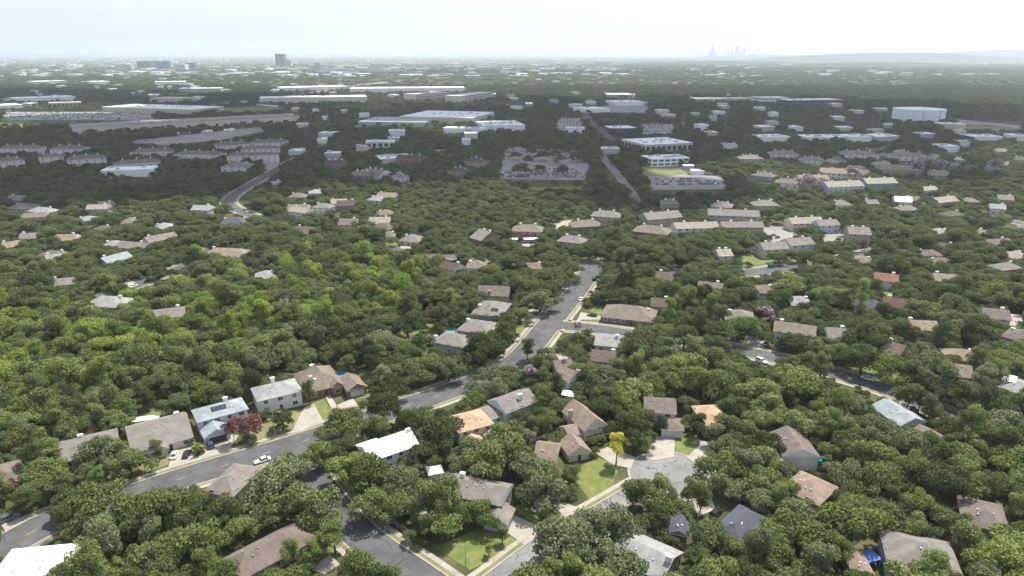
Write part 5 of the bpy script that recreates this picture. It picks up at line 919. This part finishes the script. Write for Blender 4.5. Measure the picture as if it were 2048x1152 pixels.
# build individuals: every kind up to 300, largest in the picture first
order = sorted(range(len(TREES)), key=lambda i: (TREES[i][6] is None, TREES[i][1]/TREES[i][3]))
cnt = {}; REST = []; NEARH = np.array([(h_[0], h_[1], h_[3]) for h_ in HOUSES])
crown_src = {}
for i in order:
    x, y, sp, s, col, word, lab = TREES[i]; kd = NAMES[sp]
    if cnt.get(kd, 0) >= 298: REST.append(i); continue
    cnt[kd] = cnt.get(kd, 0)+1
    if lab is None:
        d = np.hypot(NEARH[:,0]-x, NEARH[:,1]-y)-NEARH[:,2]; j = int(np.argmin(d)); size = 'very broad' if s > 1.3 else 'broad' if s > 1.0 else 'medium' if s > .7 else 'small'
        u, v, _ = PIX((x, y, 0))
        if region(u, v) == 'belt' and d[j] > 8: lab = f'{size} {word} {WORDS[sp]} in the greenbelt by the {HOUSES[j][2]}'; grp = lab
        else: lab = f'{size} {word} {WORDS[sp]} near the {HOUSES[j][2]}'; grp = lab
        lab = ' '.join(lab.split()[:16])
    else: grp = None
    vi = int((x*7.3+y*3.1)) % len(SPEC[sp]); cme, tme = SPEC[sp][vi]
    root = thing(kd, lab, 'shrub' if sp == 'shrub' else 'tree', (x, y, 0), (x*1.7+y) % 6.28, grp); root.scale = (s*random.uniform(.86,1.16), s*random.uniform(.86,1.16), s*random.uniform(.85,1.22))
    link('trunk', tme, root); c_ = link('crown', cme, root); c_.color = (*col, 1)
    crown_src.setdefault(sp, []).append(c_)
# ------------------------------------------------------------------ the wood beyond, as one mass
pts, scl, rot, idx = [], [], [], []
for i in REST: x, y, sp, s, *_ = TREES[i]; pts.append((x, y, 0)); scl.append((s, s, s)); rot.append(random.uniform(0,6.28)); idx.append(random.randrange(4))
class Grid:
    def __init__(s, cell): s.c = cell; s.d = {}
    def ok(s, x, y, r):
        i, j = int(x//s.c), int(y//s.c)
        for a in (-1,0,1):
            for b_ in (-1,0,1):
                for (px, py, pr_) in s.d.get((i+a, j+b_), ()):
                    if (px-x)**2+(py-y)**2 < (.6*(pr_+r))**2: return False
        s.d.setdefault((i, j), []).append((x, y, r)); return True
gd = Grid(14)
FB = [np.array(b_) for b_ in BLOCK]
def blocked(x, y, r):
    for i in np.where(np.hypot(FC[:,0]-x, FC[:,1]-y) < FC[:,2]+r)[0]:
        if rect_gap(x, y, FT[i]) < r*.5: return True
    for i in np.where(np.hypot(BC[:,0]-x, BC[:,1]-y) < BC[:,2])[0]:
        if inpoly(x, y, BLOCK[i]): return True
    return False
KF = KP[KP[:,2] > 380]
for it in range(60000):
    y = math.sqrt(random.uniform(425**2, 2600**2)) if it % 3 else random.uniform(425, 1100); x = random.uniform(-1, 1)*(y*.79+30); s = random.uniform(.8,1.45); r = 4.9*s
    if y < 425: continue
    u, v, zc = PIX((x, y, 0))
    # open urban patches thin the wood out
    dens = .96 if y < 900 else .8
    if 1500 < u and v < 330: dens = .9
    if random.random() > dens: continue
    if blocked(x, y, r) or seg_dist(x, y) < 2.0: continue
    hpx = F*8.2*s/zc; rpx = F*r*.8/zc
    m = (KF[:,2] > y) & (np.abs(KF[:,0]-u) < rpx) & (KF[:,1] < v) & (KF[:,1] > v-hpx)
    if m.any(): continue
    if not gd.ok(x, y, r): continue
    pts.append((x, y, -.8)); scl.append((s, s, s*random.uniform(.8,1.15))); rot.append(random.uniform(0,6.28)); idx.append(random.randrange(4))
for it in range(16000):
    y = math.sqrt(random.uniform(2600**2, 7500**2)); x = random.uniform(-1, 1)*(y*.79+30); s = random.uniform(2.0,4.2); u, v, _ = PIX((x, y, 0))
    if u < 1250 and v < 150 and random.random() < .72: continue
    if blocked(x, y, 8) or seg_dist(x, y) < 6: continue
    pts.append((x, y, -1.5)); scl.append((s, s, random.uniform(.9,1.4))); rot.append(random.uniform(0,6.28)); idx.append(random.randrange(4))
wme = bpy.data.meshes.new('woodland'); wme.from_pydata(pts, [], [])
for nm, ty, data, key in (('scl','FLOAT_VECTOR',np.array(scl).ravel(),'vector'), ('yaw','FLOAT',np.array(rot),'value'), ('pick','INT',np.array(idx),'value')):
    at = wme.attributes.new(nm, ty, 'POINT'); at.data.foreach_set(key, data)
wood = struct(link('woodland', wme), 'stuff'); wood['label'] = 'dense oak woodland filling the distance between the buildings'; wood.color = (.130,.152,.072,1)
ng = bpy.data.node_groups.new('woodland_scatter', 'GeometryNodeTree'); ng.interface.new_socket('Geometry', in_out='INPUT', socket_type='NodeSocketGeometry'); ng.interface.new_socket('Geometry', in_out='OUTPUT', socket_type='NodeSocketGeometry')
gi = ng.nodes.new('NodeGroupInput'); go = ng.nodes.new('NodeGroupOutput'); iop = ng.nodes.new('GeometryNodeInstanceOnPoints'); g2i = ng.nodes.new('GeometryNodeGeometryToInstance')
seen = []
for o in crown_src.get('oak', []):
    if o.data not in [q.data for q in seen]: seen.append(o)
    if len(seen) == 4: break
for o in seen:
    oi = ng.nodes.new('GeometryNodeObjectInfo'); oi.transform_space = 'ORIGINAL'; oi.inputs['Object'].default_value = o; ng.links.new(oi.outputs['Geometry'], g2i.inputs[0])
def nattr(nm, ty):
    q = ng.nodes.new('GeometryNodeInputNamedAttribute'); q.data_type = ty; q.inputs['Name'].default_value = nm; return q.outputs['Attribute']
cx = ng.nodes.new('ShaderNodeCombineXYZ'); ng.links.new(nattr('yaw','FLOAT'), cx.inputs['Z'])
ng.links.new(gi.outputs[0], iop.inputs['Points']); ng.links.new(g2i.outputs[0], iop.inputs['Instance']); iop.inputs['Pick Instance'].default_value = True
ng.links.new(nattr('pick','INT'), iop.inputs['Instance Index']); ng.links.new(cx.outputs[0], iop.inputs['Rotation']); ng.links.new(nattr('scl','FLOAT_VECTOR'), iop.inputs['Scale']); ng.links.new(iop.outputs[0], go.inputs[0])
md = wood.modifiers.new('scatter', 'NODES'); md.node_group = ng
print('TREES', len(TREES), cnt, 'rest', len(REST), 'wood', len(pts))
# ------------------------------------------------------------------ far city of small pale roofs, hills, clouds, haze
city = MB()
for i in range(1000):
    u = random.uniform(-80, 2130); v = 109+46*random.random()**1.5
    if u > 1250 and random.random() < .72: continue
    p = P(u, v)
    if p.y < 2700: continue
    k_ = p.y/5000; a, b_, h_ = random.uniform(10,45)*k_, random.uniform(15,45), random.uniform(5,12)*max(1,k_*.8); city.box(p.x-a, p.x+a, p.y-b_, p.y+b_, 0, h_, random.choice([0,0,1,2,3]), bottom=False)
o = struct(city.build('far_city', [cm('flat', RW), cm('flat', CRM), cm('flat', GRY), cm('flat', T)]), 'stuff'); o['label'] = 'pale roofs of the far off city reaching the horizon'
def hill(cx_, cy_, rx, ry, h_, seed):
    b = MB(); N_, K = 40, 14; r_ = random.Random(seed); ph = [r_.uniform(0,6.28) for _ in range(6)]; rows = []
    for k_ in range(K+1):
        f = k_/K; z = h_*(math.cos(f*math.pi)*.5+.5)
        rows.append([(cx_+rx*f*math.cos(2*math.pi*j/N_)*(1+.12*math.sin(3*2*math.pi*j/N_+ph[0])), cy_+ry*f*math.sin(2*math.pi*j/N_)*(1+.1*math.sin(2*2*math.pi*j/N_+ph[1])), z*(1+.15*math.sin(5*2*math.pi*j/N_+ph[2])*f*(1-f)*4)-1.5*(k_ == K)) for j in range(N_)])
    for k_ in range(K):
        for j in range(N_): b.face([rows[k_][j], rows[k_+1][j], rows[k_+1][(j+1) % N_], rows[k_][(j+1) % N_]])
    struct(b.build('hills', hm, smooth=True))
hm = mat('wooded_hill', (.035,.05,.024), .95, col2=(.075,.09,.045), scale=.012, spec=.05, detail=10)
for (u, v, rx, ry, h_, sd) in [(1560,117,3000,1500,72,1),(1800,122,3000,1300,115,2),(2050,118,4200,1800,170,3),(1900,112,5500,2500,150,4),(2150,112,6000,2500,260,5),(1450,128,1700,700,30,6),(1750,133,1500,500,35,7)]:
    p = P(u, v); hill(p.x, p.y, rx, ry, h_, sd)
def cloud(cx_, cy_, cz, rx, ry, seed, n_=26):
    bm = bmesh.new(); r_ = random.Random(seed)
    for i in range(n_):
        a, q = r_.uniform(0,6.283), math.sqrt(r_.random()); s = r_.uniform(.16,.34)*(1.15-q*.5); mtx = Matrix.Translation((cx_+rx*q*math.cos(a), cy_+ry*q*math.sin(a), cz+r_.uniform(-30,60))) @ Matrix.Diagonal((rx*s, ry*s, 110*r_.uniform(.6,1.2), 1)); bmesh.ops.create_icosphere(bm, subdivisions=3, radius=1, matrix=mtx)
    for v_ in bm.verts: v_.co += Vector((r_.uniform(-1,1), r_.uniform(-1,1), r_.uniform(-1,1)))*12
    me = bpy.data.meshes.new('cloud'); bm.to_mesh(me); bm.free(); me.materials.append(clm); me.polygons.foreach_set('use_smooth', [True]*len(me.polygons)); struct(link('cloud', me))
clm = mat('cloud_white', (.85,.86,.88), 1, .03, .01, spec=0)
CZ = 1500; off = Vector((S_DIR.x, S_DIR.y))*(CZ/S_DIR.z)
for (gx, gy, rx, ry, sd) in [(-480,985,950,480,1),(120,960,430,400,2),(850,1280,560,330,3),(-1300,1750,900,550,4),(300,1600,800,350,5),(-200,4700,1500,500,6)]:
    cloud(gx+off.x, gy+off.y, CZ, rx, ry, sd)
hz = MB(); hz.box(-16000, 16000, -900, 34000, -1.5, 420); ho = struct(hz.build('haze', []), 'stuff'); ho['label'] = 'pale summer haze over the whole landscape'
hv = bpy.data.materials.new('haze_air'); hv.use_nodes = True; hn = hv.node_tree; hn.nodes.clear(); ho_ = hn.nodes.new('ShaderNodeOutputMaterial'); pv = hn.nodes.new('ShaderNodeVolumePrincipled'); pv.inputs['Color'].default_value = (.82,.90,1,1); pv.inputs['Density'].default_value = 8e-5; pv.inputs['Anisotropy'].default_value = .35; hn.links.new(pv.outputs[0], ho_.inputs['Volume']); ho.data.materials.clear(); ho.data.materials.append(hv)
